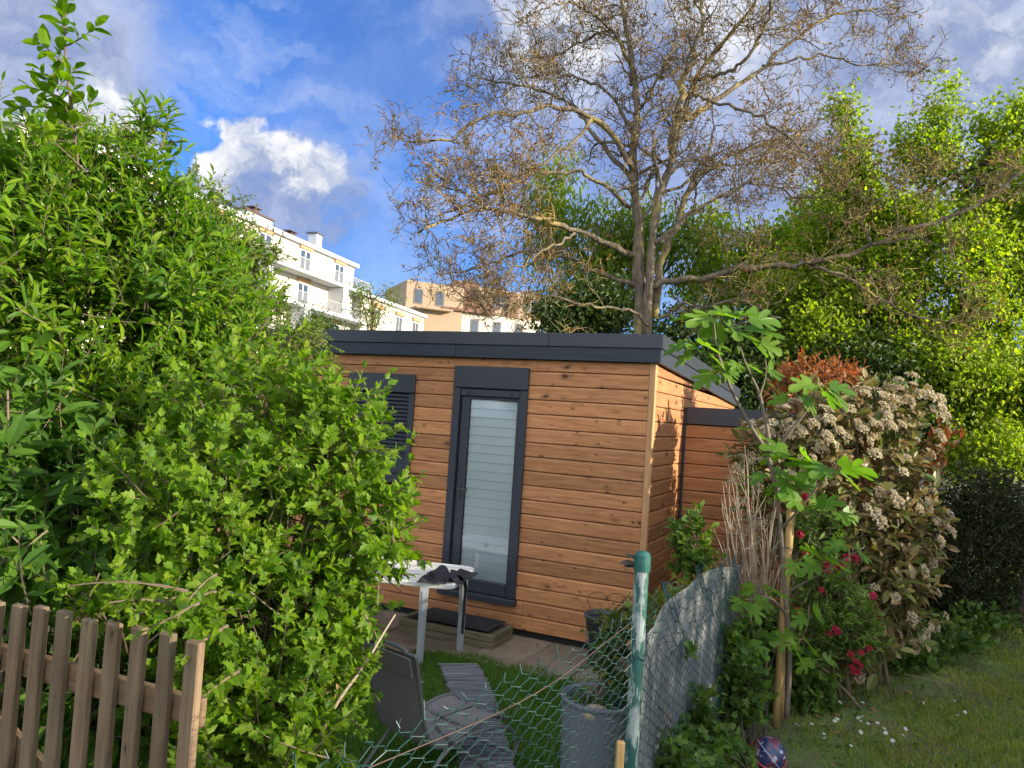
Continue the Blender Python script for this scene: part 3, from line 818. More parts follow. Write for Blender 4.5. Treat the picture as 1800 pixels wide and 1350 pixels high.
low = thing('apartment_wing', (-28.9 + .28 * 45.3, 31.8 + .96 * 45.3, 0), 'lower white wing with balcony wall at the far end of the apartment block', 'building', None, math.atan2(.96, .28))
MB().box((.6, -.6, GZ), (17, 9, 12.9)).build('wall', M['render_white'], low)
MB().box((.4, -.9, 12.902), (17.3, 9.2, 13.25)).build('roof', M['render_grey'], low)
for x in (4, 9.5, 14):
    f = MB().box((x - .9, -.66, 10.2), (x + .9, -.604, 12.1)).build('window', M['win_frame'], low)
    MB().box((x - .75, -.68, 10.35), (x - .05, -.664, 11.95)).build('pane', M['far_glass'], f)
    MB().box((x + .05, -.68, 10.35), (x + .75, -.664, 11.95)).build('pane', M['far_glass'], f)
    MB().box((x - 1.1, -.9, 12.12), (x + 1.1, -.61, 12.5)).build('shutter_box', M['awning'], f)

brown = thing('beige_building', (-13.2, 90, 0), 'beige building with red tiled mansard roof seen over the studio roof', 'building', None, math.radians(24))
def bb(a, b, name, mat, par=brown): return MB().box(a, b).build(name, M[mat], par)
bb((0, 0, GZ), (7.2, 10, 17.2), 'wall', 'render_beige')
bb((7.2, .3, GZ), (26, 10, 14.2), 'lower_wall', 'render_white')
bb((9.6, 1.2, 14.2), (26, 10, 17.7), 'upper_wall', 'render_beige')
MB().add([(4.4, -.4, 14.2), (11.5, -.4, 14.2), (10.6, 4, 18.7), (7.2, 4, 18.7), (11.5, 9, 14.2), (4.4, 9, 14.2)], [(1, 4, 2), (0, 3, 5)], [(0, 1, 2, 3), (2, 4, 5, 3)]).build('roof', M['rooftile'], brown)
for x in (14.4, 18.8, 23.2):
    MB().hexa([(x - 1, .3, 14.25), (x + .5, .3, 14.25), (x + .5, 1.19, 14.25), (x - 1, 1.19, 14.25), (x - .6, 1.1, 17.6), (x + .5, 1.1, 17.6), (x + .5, 1.19, 17.6), (x - .6, 1.19, 17.6)]).build('roof_panel', M['rooftile'], brown)
for x, z, y in ((1.5, 14.6, 0), (4.2, 14.6, 0), (12, 15.5, 1.2), (13, 15.5, 1.2), (16.4, 15.5, 1.2), (17.6, 15.5, 1.2), (21, 15.5, 1.2), (9, 11.8, .3), (12, 11.8, .3), (15, 11.8, .3), (18.2, 11.8, .3), (21.5, 11.8, .3)):
    f = bb((x - .55, y - .06, z - .1), (x + .55, y - .004, z + 1.7), 'window', 'dark_frame')
    MB().box((x - .42, y - .08, z + .05), (x + .42, y - .062, z + 1.55)).build('pane', M['far_glass'], f)
bb((1.0, -1.2, 13.9), (5.6, -.004, 14.1), 'balcony', 'render_beige')
house = thing('red_roof_house', (17, 46, 0), 'white house with red roof half hidden behind the right hand trees', 'house', None, math.radians(-15))
MB().box((0, 0, GZ), (9, 8, 6.6)).build('wall', M['render_white'], house)
MB().add([(-.5, -.5, 6.5), (9.5, -.5, 6.5), (9.5, 4, 10), (-.5, 4, 10), (9.5, 8.5, 6.5), (-.5, 8.5, 6.5)], [(1, 4, 2), (0, 3, 5)], [(0, 1, 2, 3), (2, 4, 5, 3)]).build('roof', M['rooftile'], house)
for x in (2, 5.5):
    f = MB().box((x, -.05, 4), (x + 1.1, -.004, 5.6)).build('window', M['win_frame'], house)
    MB().box((x + .1, -.07, 4.1), (x + 1.0, -.052, 5.5)).build('pane', M['far_glass'], f)
gw = thing('concrete_garage', (9.9, 17.2, 0), 'grey concrete garage glimpsed between hedge top and maple', 'garage', None, math.radians(-12))
MB().box((0, 0, GZ), (6, 5, 2.15)).build('wall', M['shed_grey'], gw)
MB().box((-.15, -.15, 2.152), (6.15, 5.15, 2.3)).build('roof', M['cap_dark'], gw)

# ------------------------------------------------------------------ picket fence
pf0 = np.array([-.88, 2.3]); pdir = unit(np.array([-.10, .043]))
pick = thing('picket_fence', (pf0[0], pf0[1], GZ), 'weathered brown wooden picket fence in the lower left corner', 'fence', None, math.atan2(-pdir[1], -pdir[0]))
for i in range(11):
    x = -i * .1115 + rng.normal() * .003; wd = .026 if i else .029
    hh = 1.235 + rng.normal() * .010; tl = rng.normal() * .006
    MB().bbox((x - wd, -.028, .04), (x + wd, .0, hh), .005).build('picket', M['picket'], pick)
for z in (.42, .98):
    MB().bbox((-1.18, .002, z), (.03, .026, z + .085), .004).build('rail', M['rail'], pick)
m = MB(); m.hexa([(-1.18, .003, .86), (-1.10, .003, .93), (-1.10, .024, .93), (-1.18, .024, .86), (-.22, .003, .46), (-.14, .003, .53), (-.14, .024, .53), (-.22, .024, .46)])
m.build('brace', M['rail'], pick)

# ------------------------------------------------------------------ chain link fence
F0 = np.array([-.36, 1.36]); F1 = np.array([1.70, 5.35])
FP = np.array([.515, 2.8])                                     # the post stands at the bend
l0 = np.linalg.norm(FP - F0); l1 = np.linalg.norm(F1 - FP); fl = l0 + l1
d0 = (FP - F0) / l0; d1 = (F1 - FP) / l1; fd = unit(d0 + d1); fn = np.array([-fd[1], fd[0]])   # fn points to the studio side
chain = thing('chainlink_fence', (.515, 2.8, GZ), 'green chain link fence sagging past the grey planter with a teal post', 'fence')
def fpt(u, off, z):
    u = np.asarray(u, float); a = np.minimum(u, l0); b = np.maximum(u - l0, 0)
    return np.stack([F0[0] + d0[0] * a + d1[0] * b + fn[0] * off, F0[1] + d0[1] * a + d1[1] * b + fn[1] * off, z + 0 * u], -1)
upost = l0
def topz(u):
    left = 1.235 - .03 * np.sin(np.clip((upost - u) / upost, 0, 1) * 3.14)
    right = 1.245 - .18 * np.clip((u - upost - .5) / 2.2, 0, 1) + .02 * np.sin(u * 7)
    return np.where(u < upost, left, right)
pitch_w = .044; nw = int(fl / pitch_w)
PW = []
KZ = 56
for j in range(nw):
    u0 = (j + .5) * pitch_w
    k = np.repeat(np.arange(KZ), 2); half = np.tile([-.2, .2], KZ)
    sgn = np.where(k % 2 == 0, -1, 1) * (.5 if j % 2 else -.5)
    z = (k + half) * .0228; keep = z < float(topz(np.array(u0))) + rng.uniform(-.012, .012)
    zt = float(topz(np.array(u0)))
    u = u0 + sgn * pitch_w; last = int(np.nonzero(z < zt)[0][-1])
    z = np.maximum(z, 0); z[last:] = z[last]; u[last:] = u[last]
    if u0 < upost:
        # the cut ends stick up unevenly
        z[-1] += rng.uniform(.0, .045); u[-1] += rng.normal() * .010
    wv = np.clip(abs(u - upost) / .3, 0, 1)
    sag = (.014 * np.sin(u * 3.1 + 1) + np.where(u0 < upost, .022, .008) * np.sin(z * 5 + u * 2.2)) * wv
    stretch = .012 * np.sin(u * 4.7 + z * 6.1) + .008 * np.sin(z * 13 + u * 9)
    right = (u0 > upost + .3) & (z > .92)
    crump = np.where(right, .045 * np.sin(u * 11 + z * 17), 0)
    crz = np.where(right, .02 * np.sin(u * 23 + z * 9), 0)
    off = sag + np.where(half < 0, .003, -.003) * np.where(j % 2, 1, -1) + crump * .6
    PW.append(fpt(u + stretch * wv, off, z + crz))
PW = np.array(PW)
V, Q = tubes(PW, np.full(PW.shape[:2], .0013), 4)
mk('wire_mesh', V, None, Q, M['wire'], chain, world=True)
m = MB().tube([(0, 0, 0), (0, 0, 1.46)], .026, 16); m.build('post', M['post_green'], chain)
MB().lathe([(.0001, 1.502), (.020, 1.498), (.030, 1.485), (.0315, 1.455), (.0315, 1.43), (.0265, 1.428)], 18).build('post_cap', M['cap_green'], chain)
us = np.linspace(.02, upost, 20)
MB().tube(fpt(us, .004 + .01 * np.sin(us * 5), 1.19 - .05 * np.sin(us / upost * 3.14)), .0013, 5).build('tension_wire', M['rust'], chain, world=True)
for zt in (1.12, .5):
    MB().tube([(math.cos(t) * .031, math.sin(t) * .031, zt + .01 * math.sin(3 * t)) for t in np.linspace(0, 6.28, 14)], .0022, 4).build('tie_wire', M['wire'], chain)
u = np.linspace(upost + .055, fl - .02, 40); vv = np.linspace(0, 1, 14)
U_, V_ = np.meshgrid(u, vv, indexing='ij')
top = 1.12 - .16 * np.clip((U_ - upost - 1.2) / 1.5, 0, 1) ** 1.5 + .010 * np.sin(U_ * 2.6) - .035 * np.exp(-((U_ - upost - .28) / .2) ** 2)
Zf = .02 + V_ * top
off = .010 + .004 * np.sin(U_ * 9) * V_ + .005 * np.sin(U_ * 5.2 + V_ * 3) + .008 * np.sin(U_ * 3.1 + 1) * np.clip((U_ - upost) / .3, 0, 1) + .04 * np.clip((U_ - upost) / .5, 0, 1) ** 2 * .35
P = fpt(U_, off, Zf).reshape(-1, 3)
i = np.arange(39)[:, None]; j = np.arange(13)[None]
Q = np.stack(np.broadcast_arrays(i * 14 + j, (i + 1) * 14 + j, (i + 1) * 14 + j + 1, i * 14 + j + 1), -1).reshape(-1, 4)
fabric = mk('windbreak_fabric', P, None, Q, M['fabric'], smooth=True)
tag(fabric, 'pale grey windbreak fabric tied behind the chain link fence', 'fabric screen')
# small wooden peg against the fence at the bottom edge
pg = atz(1088, 1345, .72); pegp = at(1090, 1320, 2.45)
peg = MB().bbox((-.013, -.010, GZ), (.013, .010, .90), .004).build('wooden_peg', M['stake']); peg.location = (pegp[0], pegp[1], 0)
tag(peg, 'small sawn wooden peg at the bottom edge before the grey planter', 'peg')

# ------------------------------------------------------------------ slat path
pa, pb = np.array([-.275, 5.96]), np.array([.115, 3.75])
path = thing('slat_path', (pa[0], pa[1], GZ), 'grey roll-out wooden slat path on the lawn leading to the terrace', 'path')
npl = 74
pv = unit(pb - pa); pr = np.array([-pv[1], pv[0]])
for i in range(npl):
    s = i / (npl - 1); c = pa + (pb - pa) * s + pr * (.03 * math.sin(s * 5) + rng.normal() * .004)
    L = .152 * (1 - .0 * s) + rng.normal() * .004
    o = MB().bbox((-L, -.0085, 0), (L, .0085, .014), .002).build('slat', M['slat'], path)
    o.location = (c[0] - pa[0], c[1] - pa[1], .018 + rng.normal() * .0015 + .008 * math.sin(s * 9))
    o.rotation_euler = (rng.normal() * .05, rng.normal() * .012, math.atan2(pr[1], pr[0]) + rng.normal() * .012)

# ------------------------------------------------------------------ table
tbl = thing('garden_table', (-.9, 6.35, GZ), 'white plastic garden table with grey legs in front of the studio door', 'table')
tz = .565
P4 = [np.array([-.345, 5.955]), np.array([-.205, 6.72]), np.array([-1.45, 6.98]), np.array([-1.55, 6.17])]
def rounded(poly, r, n=6):
    out_ = []
    for i in range(4):
        p = poly[i]; a_ = unit(poly[i - 1] - p); b_ = unit(poly[(i + 1) % 4] - p)
        for t in np.linspace(0, 1, n):
            q0 = p + a_ * r; q2 = p + b_ * r
            out_.append((1 - t) ** 2 * q0 + 2 * t * (1 - t) * p + t * t * q2)
    return np.array(out_)
cen = np.mean(P4, axis=0)
ring = rounded(P4, .11)
def scl(k): return cen + (ring - cen) * k
prof = [(scl(.965), tz - .040), (scl(.985), tz - .042), (scl(1.0), tz - .036), (scl(1.002), tz - .008), (scl(.992), tz), (scl(.955), tz - .001), (scl(.94), tz - .006)]
Vs = []; n = len(ring)
for rr, z in prof: Vs += [(p[0], p[1], z) for p in rr]
Qs = []
for k in range(len(prof) - 1):
    for i in range(n): Qs.append((k * n + i, k * n + (i + 1) % n, (k + 1) * n + (i + 1) % n, (k + 1) * n + i))
Vs.append((cen[0], cen[1], tz - .006)); Vs.append((cen[0], cen[1], tz - .03))
Ts = [((len(prof) - 1) * n + i, (len(prof) - 1) * n + (i + 1) % n, len(Vs) - 2) for i in range(n)] + [((i + 1) % n, i, len(Vs) - 1) for i in range(n)]
mk('tabletop', Vs, Ts, Qs, M['white_plastic'], tbl, world=True)
for (x, y) in ((-.575, 5.99), (-.29, 6.39), (-1.36, 6.22), (-1.30, 6.85)):
    m = MB(); h0 = GZ; q = .031
    m.hexa([(x - q * .85, y - q * .85, h0), (x + q * .85, y - q * .85, h0), (x + q * .85, y + q * .85, h0), (x - q * .85, y + q * .85, h0), (x - q, y - q, tz - .03), (x + q, y - q, tz - .03), (x + q, y + q, tz - .03), (x - q, y + q, tz - .03)])
    leg = m.build('leg', M['grey_leg'], tbl, world=True)
    MB().box((x - .012, y - q - .004, h0 + .02), (x + .012, y - q * .86, tz - .06)).build('leg_rib', M['grey_leg'], leg)
    leg.children[0].matrix_local = inv_of(tbl)
# black cloth crumpled on the table, one sleeve hanging down
cp = np.array([-.40, 6.18])
nx, ny = 44, 30
gx, gy = np.meshgrid(np.linspace(-1, 1, nx), np.linspace(-1, 1, ny), indexing='ij')
ph = rng.random(20) * 6.28
hgt = sum(np.sin(gx * (2 + k * 1.3) + gy * (5 - k * .9) + ph[k]) * .013 / (1 + .15 * k) for k in range(8))
rad = np.sqrt((gx / 1.0) ** 2 + gy ** 2)
wob = 1 + .22 * np.sin(np.arctan2(gy, gx) * 3 + 1) + .12 * np.sin(np.arctan2(gy, gx) * 7)
hh = np.clip(1.0 - rad / 1.25, 0, 1) ** .6
Zc = tz + .006 + .085 * np.tanh(np.maximum(.0, hh * .06 + hgt * hh * 2.6) / .085)
Xc = cp[0] - .015 + gx * .175 * wob + gy * .03; Yc = cp[1] + gy * .20 * wob
P = np.stack([Xc, Yc, Zc], -1).reshape(-1, 3)
i = np.arange(nx - 1)[:, None]; j = np.arange(ny - 1)[None]
Q1 = np.stack(np.broadcast_arrays(i * ny + j, (i + 1) * ny + j, (i + 1) * ny + j + 1, i * ny + j + 1), -1).reshape(-1, 4)
m = MB(); m.add(P, (), Q1)
# hanging strip over the right edge
K = 26; s = np.linspace(0, 1, K)
cx_ = np.interp(s, [0, .2, .3, 1], [-.40, -.305, -.268, -.272]); cy_ = np.interp(s, [0, .2, .3, 1], [6.14, 6.15, 6.14, 6.12]); cz_ = np.interp(s, [0, .18, .3, 1], [tz + .05, tz + .03, tz - .05, .15])
wd = np.interp(s, [0, .3, .7, 1], [.07, .055, .05, .018])
Vs = []
for k in range(K):
    for q in range(9):
        v = (q - 4) / 4
        Vs.append((cx_[k] + .012 * math.sin(v * 7 + k * .25) + .006, cy_[k] + v * wd[k], cz_[k] + .02 * abs(v)))
m.add(Vs, (), [(k * 9 + q, (k + 1) * 9 + q, (k + 1) * 9 + q + 1, k * 9 + q + 1) for k in range(K - 1) for q in range(8)])
cl = m.build('black_cloth', M['black_cloth'], smooth=True); tag(cl, 'crumpled black cloth on the white table with one strip hanging down', 'cloth')
# small dark box at the back of the table
pl_ = at(738, 985, 6.62)
tbox = thing('small_box', (pl_[0], pl_[1], tz), 'small dark box at the back of the white table', 'box')
MB().bbox((-.022, -.018, 0), (.022, .018, .035), .004).build('body', M['dark_frame'], tbox)
MB().bbox((-.024, -.02, .036), (.024, .02, .042), .003).build('lid', M['anthracite'], tbox)
# doorstep: two courses of planks round a filled step with a mat
step = thing('doorstep', loc((-1.55, -.30, GZ)), 'low mossy timber doorstep under the studio door', 'step', None, -TH)
for k in range(2):
    z = .002 + k * .058; e = .002 * (k * 2 - 1)
    MB().bbox((-.50, -.20 + e, z), (.43, -.158 + e, z + .055), .005).build('plank', M['step_wood'], step)
    MB().bbox((.388 + e, -.156, z), (.43 + e, .22, z + .055), .005).build('plank', M['step_wood'], step)
    MB().bbox((-.50 - e, -.156, z), (-.458 - e, .22, z + .055), .005).build('plank', M['step_wood'], step)
MB().box((-.457, -.157, 0), (.387, .24, .100)).build('fill', M['soil'], step)
mat_ = thing('door_mat', loc((-1.57, -.27, GZ + .118)), 'black ribbed rubber mat lying on the timber doorstep', 'mat', None, -TH)
m = MB(); m.bbox((-.40, -.145, 0), (.36, .225, .010), .003)
m.build('base', M['rubber'], mat_)
m = MB()
for k in range(24): m.box((-.39 + k * .031, -.135, .0102), (-.375 + k * .031, .215, .014))
m.build('ribs', M['rubber'], mat_)

# ------------------------------------------------------------------ lounger
fw = np.array([math.sin(.72), math.cos(.72)]); rt = np.array([fw[1], -fw[0]])
ch = thing('reclining_chair', (-.376, 4.15, GZ), 'taupe sling reclining garden chair with its back turned, on the lawn behind the sagging mesh', 'garden chair', None, math.atan2(fw[1], fw[0]) - math.pi / 2)
ch.scale = (.82, .82, .82)
# local: x right, y forward, z up
prof = [(-.30, .90), (-.29, .885), (-.262, .78), (-.225, .62), (-.185, .47), (-.12, .335), (-.03, .285), (.10, .30), (.25, .335), (.40, .36), (.52, .35), (.60, .30)]
def smoothcurve(p, n):
    p = np.array(p, float); t = np.linspace(0, len(p) - 1, n); i = np.clip(t.astype(int), 0, len(p) - 2); f = (t - i)[:, None]
    pm = np.vstack([2 * p[0] - p[1], p, 2 * p[-1] - p[-2]])
    a, b, c, d = pm[i], pm[i + 1], pm[i + 2], pm[i + 3]
    return .5 * ((2 * b) + (-a + c) * f + (2 * a - 5 * b + 4 * c - d) * f ** 2 + (-a + 3 * b - 3 * c + d) * f ** 3)
pc = smoothcurve(prof, 44); hw = .235
def hwid(k):  # rounded shoulders at the top of the back
    z = k / 43; return hw - .07 * max(0, (.07 - z) / .07) ** 2
Vs = []
for layer in (0, .006):
    for k in range(44):
        for q in range(9):
            v = (q - 4) / 4
            sagq = -.022 * (1 - v * v) if k > 18 else -.014 * (1 - v * v)
            dd = np.array([0, sagq if k <= 18 else 0, sagq if k > 18 else 0])
            Vs.append((v * hwid(k), pc[k][0] + dd[1] - layer, pc[k][1] + dd[2] - layer))
Qs = []
for L in (0, 1):
    o = L * 44 * 9
    for k in range(43):
        for q in range(8):
            f = (o + k * 9 + q, o + k * 9 + q + 1, o + (k + 1) * 9 + q + 1, o + (k + 1) * 9 + q)
            Qs.append(f if L else f[::-1])
mk('sling', Vs, None, Qs, M['sling'], ch, smooth=True)
for sx in (-1, 1):
    MB().tube([(sx * (hwid(k) + .004), pc[k][0], pc[k][1]) for k in range(44)], .013, 8).build('side_rail', M['tube'], ch, smooth=True)
MB().tube(smoothcurve([(-hwid(0), -.30, .90), (-.10, -.305, .925), (.10, -.305, .925), (hwid(0), -.30, .90)], 14), .013, 8).build('top_rail', M['tube'], ch, smooth=True)
m = MB().bbox((-.225, -.012, 0), (.225, 0, .13), .004)
hp = m.build('head_pad', M['sling'], ch); hp.location = (0, -.288, .765); hp.rotation_euler = (.27, 0, 0)
for sx in (-1, 1):
    x = sx * .255
    MB().tube(smoothcurve([(x, .66, .02), (x, .70, .10), (x, .60, .25), (x, .30, .30), (x, .02, .26), (x, -.22, .06), (x, -.26, .012)], 28), .013, 8).build('leg', M['tube'], ch, smooth=True)
    MB().tube(smoothcurve([(x, .40, .03), (x, .18, .20), (x, -.10, .44), (x, .0, .50), (x, .22, .49)], 24), .012, 8).build('leg', M['tube'], ch, smooth=True)
    MB().bbox((x - .024, -.08, .492), (x + .024, .24, .512), .006).build('armrest', M['tube'], ch)
MB().tube([(-.255, .69, .05), (.255, .69, .05)], .012, 8).build('foot_bar', M['tube'], ch)
MB().tube([(-.255, -.24, .04), (.255, -.24, .04)], .012, 8).build('foot_bar', M['tube'], ch)
MB().tube([(-.235, .25, .322), (.235, .25, .322)], .012, 8).build('cross_bar', M['tube'], ch)

# ------------------------------------------------------------------ pots
big = thing('tall_planter', (.475, 3.40, GZ), 'tall round grey woven-look planter just behind the chain link fence', 'planter')
m = MB(); R0, R1, HH = .125, .168, .745
prf = []
for k in range(60):
    z = HH * k / 59; prf.append((R0 + (R1 - R0) * (z / HH) ** .8 + (.0022 if k % 2 else 0), z))
prf += [(R1 + .006, HH + .004), (R1 + .004, HH + .016), (R1 - .006, HH + .018), (R1 - .014, HH + .006), (R1 - .02, HH - .08)]
m.lathe([(.001, .0)] + prf, 40); m.build('body', M['planter'], big, smooth=True)
m = MB(); m.lathe([(.0, HH - .045), (.08, HH - .05), (R1 - .016, HH - .06)][::-1], 24); m.build('soil', M['soil'], big)
stn = MB(); th = np.linspace(0, math.pi, 8); Vs = []
stn.lathe([(max(.001, math.sin(t) * .062), -math.cos(t) * .042) for t in np.linspace(0, math.pi, 9)], 14)
stone = stn.build('stone', M['stone'], smooth=True); stone.location = (.445, 3.29, HH + GZ - .02); stone.scale = (1.1, .8, .8); stone.rotation_euler = (.15, .1, .5)
tag(stone, 'flat pale stone lying on the soil of the tall grey planter', 'stone')
bp = (.885, 6.27)
back = thing('low_pot', (bp[0], bp[1], GZ), 'dark grey pot on the terrace against the studio wall', 'plant pot')
MB().lathe([(.001, 0), (.12, 0), (.165, .37), (.178, .375), (.178, .40), (.165, .40), (.155, .36)], 26).build('body', M['pot'], back, smooth=True)
MB().lathe([(.158, .34), (.0005, .36)], 20).build('soil', M['soil'], back)
hrt = thing('wire_hearts', (bp[0], bp[1], GZ + .36), 'rusty wire heart trellis stuck in the dark pot by the studio wall', 'trellis')
for c, r_ in ((-.075, .085), (.075, .085)):
    pts = [(c + r_ * math.cos(t) * 1., 0, .14 + r_ * math.sin(t) * .9) for t in np.linspace(-.3 if c > 0 else 0, math.pi + (.3 if c < 0 else 0), 14)]
    MB().tube(pts, .0028, 5).build('wire_loop', M['rust'], hrt)
for pts in ([(-.155, 0, .14), (-.12, 0, .06), (0, 0, -.12)], [(.155, 0, .14), (.12, 0, .06), (0, 0, -.12)]): MB().tube(pts, .0028, 5).build('wire_leg', M['rust'], hrt)
# ball
bl = thing('play_ball', at(1352, 1312, 4.5), 'blue and red printed ball in the ivy at the lawn edge', 'ball')
bl.location.z = GZ + .1
th = np.linspace(0, math.pi, 17)
MB().lathe([(max(.0005, .1 * math.sin(t)), -.1 * math.cos(t)) for t in th], 28).build('shell', M['ball'], bl, smooth=True)
for tz_, mt in ((.4, 'red_print'), (-.5, 'white_print')):
    pts = [(.0995 * math.cos(t) * math.cos(tz_), .0995 * math.sin(t), .0995 * math.cos(t) * math.sin(tz_)) for t in np.linspace(0, 6.283, 40)]
    MB().tube(pts, .0022 if mt == 'white_print' else .006, 5).build('printed_band', M[mt], bl)
bl.rotation_euler = (.5, .2, .6)
# dried leaf caught on the wire beside the post cap
dl = thing('dried_leaf', at(1121, 994, 2.80), 'dark dried leaf caught on the fence wire beside the green post cap', 'leaf')
for k, (dx, dz, ln) in enumerate(((-.03, .004, .06), (-.012, -.006, .05), (-.02, .02, .045))):
    V_, T_ = OVAL; x_, y_, z_ = frames(np.array([[-1., .3, .1 + .5 * (k == 2)]]), np.array([[.2, -.6, 1.]]))
    mk('blade', V_[:, 0:1] * x_ * ln + V_[:, 1:2] * y_ * ln + V_[:, 2:3] * z_ * ln + np.array([dx * .3, 0, dz]), T_, None, M['bark_dark'], dl)
# stakes
s0 = at(1363, 1278, 5.19); s1 = at(1390, 897, 5.10)
def stake(p, q, r, label):
    b0 = np.array([p[0], p[1], GZ - .0]); o = thing('plant_stake', b0, label, 'stake', 'stakes holding the fig tree')
    m = MB(); d = q - b0; ks = np.linspace(0, 1, 8)[:, None]
    m.tube(ks * d + np.sin(ks * 9) * .003, r, 10); m.build('shaft', M['stake'], o, smooth=True)
    m = MB(); e = unit(d); m.tube([d, d + e * .012], [r, r * .7], 10); m.build('tip', M['stake'], o)
stake(s0, s1, .027, 'taller round wooden stake tied to the fig tree')
stake(at(1372, 1268, 5.32), at(1379, 957, 5.26), .021, 'shorter flat topped stake half behind the tall round stake')
tie = MB().tube([at(1380 + 16 * math.cos(t), 970 + 7 * math.sin(t), 5.12 + .08 * math.sin(t)) for t in np.linspace(0, 6.28, 18)], .004, 5).build('plant_tie', M['rubber'])
tag(tie, 'black rubber tie looped round the two stakes', 'tie')
# ------------------------------------------------------------------ lawns
def grass(name, mat, n, region, hmin, hmax, dens, kind='stuff'):
    P = region(n); keep = dens(P) > rng.random(len(P)); P = P[keep]; n = len(P)
    pos = np.concatenate([P, np.full((n, 1), GZ - .01)], 1)
    d = unit(np.array([0, 0, 1.]) + rng.normal(size=(n, 3)) * .42 * np.array([1, 1, .2])); nr = unit(rng.normal(size=(n, 3)) * np.array([1, 1, .1]))
    sz = hmin + (hmax - hmin) * rng.random(n) ** 1.5
    V, T = BLADE
    x, y, z = frames(d, nr); wmul = np.clip(.09 / sz, .8, 3.2) * 1.0
    VV = pos[:, None] + sz[:, None, None] * (V[None, :, 0:1] * wmul[:, None, None] * x[:, None] + V[None, :, 1:2] * y[:, None] + V[None, :, 2:3] * z[:, None])
    TT = (T[None] + (np.arange(n) * len(V))[:, None, None]).reshape(-1, 3)
    return mk(name, VV.reshape(-1, 3), TT, None, mat, None, tint=np.repeat(rng.random(n), len(T)), kind=kind)
def lump(P, f=2.1, ph=0.):
    return .5 + .25 * np.sin(P[:, 0] * f + 1.3 + ph) * np.cos(P[:, 1] * f * .8 + ph) + .25 * np.sin(P[:, 0] * f * 2.7 + P[:, 1] * f * 1.9 + ph)
def left_region(n): return np.stack([rng.uniform(-2.4, 1.5, n), rng.uniform(2.7, 6.3, n)], 1)
def left_d(P):
    f = ((P - F0) @ fn) > .0
    fr = (P - C0[:2]) @ bW[:2]; fa = (P - C0[:2]) @ aW[:2]
    edge = np.where(fa > 1.6, -1.17, -.75) + .05 * np.sin(fa * 13)
    t = np.clip(((P - pa) @ pv), 0, 10); q = abs((P - pa) @ pr)
    onpath = (((P - pa) @ pv) > -.03) & (q < .15)
    return f * (fr < edge) * np.where(onpath, .10, 1.) * 1.0
o = grass('lawn_grass', M['grass'], 95000, left_region, .03, .085, left_d)
def right_region(n): return np.stack([rng.uniform(.9, 7.8, n), rng.uniform(2.7, 9.5, n)], 1)
def soilmask(P):
    # bare strip in front of the shrubs
    a = np.array([1.9, 4.9]); b = np.array([4.9, 7.4]); d = unit(b - a); q = (P - a) @ np.array([-d[1], d[0]])
    return np.exp(-((q - .12) / .42) ** 2)
def right_d(P):
    f = ((P - F0) @ fn) < -.25
    return f * np.clip(lump(P, 1.7) * 1.1 - .7 * soilmask(P) + .45, .05, 1.) * (P[:, 1] < 8.6)
grass('rough_grass', M['grass_dry'], 200000, right_region, .03, .085, right_d)
def far_region(n): return np.stack([rng.uniform(4.5, 13, n), rng.uniform(8.8, 14, n)], 1)
grass('far_grass', M['grass'], 24000, far_region, .05, .12, lambda P: np.ones(len(P)))
# clover-like weeds, dry leaves and daisies on the right lawn
def scatter(n, x0, x1, y0, y1, dens):
    P = np.stack([rng.uniform(x0, x1, n), rng.uniform(y0, y1, n)], 1); return P[dens(P) > rng.random(n)]
P = scatter(5200, 1.5, 6.4, 4.2, 8, lambda P: (((P - F0) @ fn) < -.3) * (.25 + .5 * lump(P, 3., 1)))
n = len(P); pos = np.concatenate([P, GZ + .004 + .025 * rng.random((n, 1))], 1)
leaves(None, IVY, pos, unit(rng.normal(size=(n, 3)) * [1, 1, .25]), unit(rng.normal(size=(n, 3)) * .35 + [0, 0, 1]), rng.uniform(.018, .05, n), M['leaf_ivy'], 0, 'leaf', 'lawn_weeds')
P = scatter(420, 1.9, 6, 4.4, 7.6, lambda P: .9 * soilmask(P) + .1)
n = len(P); pos = np.concatenate([P, GZ + .008 + .01 * rng.random((n, 1))], 1)
leaves(None, OVAL, pos, unit(rng.normal(size=(n, 3)) * [1, 1, .2]), unit(rng.normal(size=(n, 3)) * .3 + [0, 0, 1]), rng.uniform(.03, .075, n), M['dead'], 0, 'leaf', 'fallen_leaves')
P = np.stack([rng.uniform(-2.2, .6, 260), rng.uniform(-.98, -.02, 260)], 1); P = P[(rng.random(260) < np.where(P[:, 1] > -.22, .9, .22))]
n = len(P); pos = loc(np.concatenate([P, GZ + .012 + .01 * rng.random((n, 1))], 1))
leaves(None, OVAL, pos, unit(rng.normal(size=(n, 3)) * [1, 1, .2]), unit(rng.normal(size=(n, 3)) * .3 + [0, 0, 1]), rng.uniform(.012, .04, n), M['dead'], 0, 'leaf', 'terrace_litter_leaves')
def daisy_tpl():
    V = [(0, .0, .0)]; T = []
    for k in range(9):
        a = k * 6.283 / 9; b = len(V); V += [(.5 * math.cos(a - .2), .02, .5 * math.sin(a - .2)), (.5 * math.cos(a + .2), .02, .5 * math.sin(a + .2))]; T.append((0, b, b + 1))
    return np.array(V, float), np.array(T)
DAISY = daisy_tpl()
cl_c = [(1500, 1245), (1515, 1262), (1490, 1285), (1650, 1235), (1640, 1250), (1585, 1318), (1520, 1330), (1545, 1300), (1560, 1290), (1440, 1290)]
pts = []
for (x, y) in cl_c:
    c = atz(x, y, GZ)
    for k in range(3): pts.append(c[:2] + rng.normal(size=2) * [.09, .10])
pts = np.array(pts); n = len(pts)
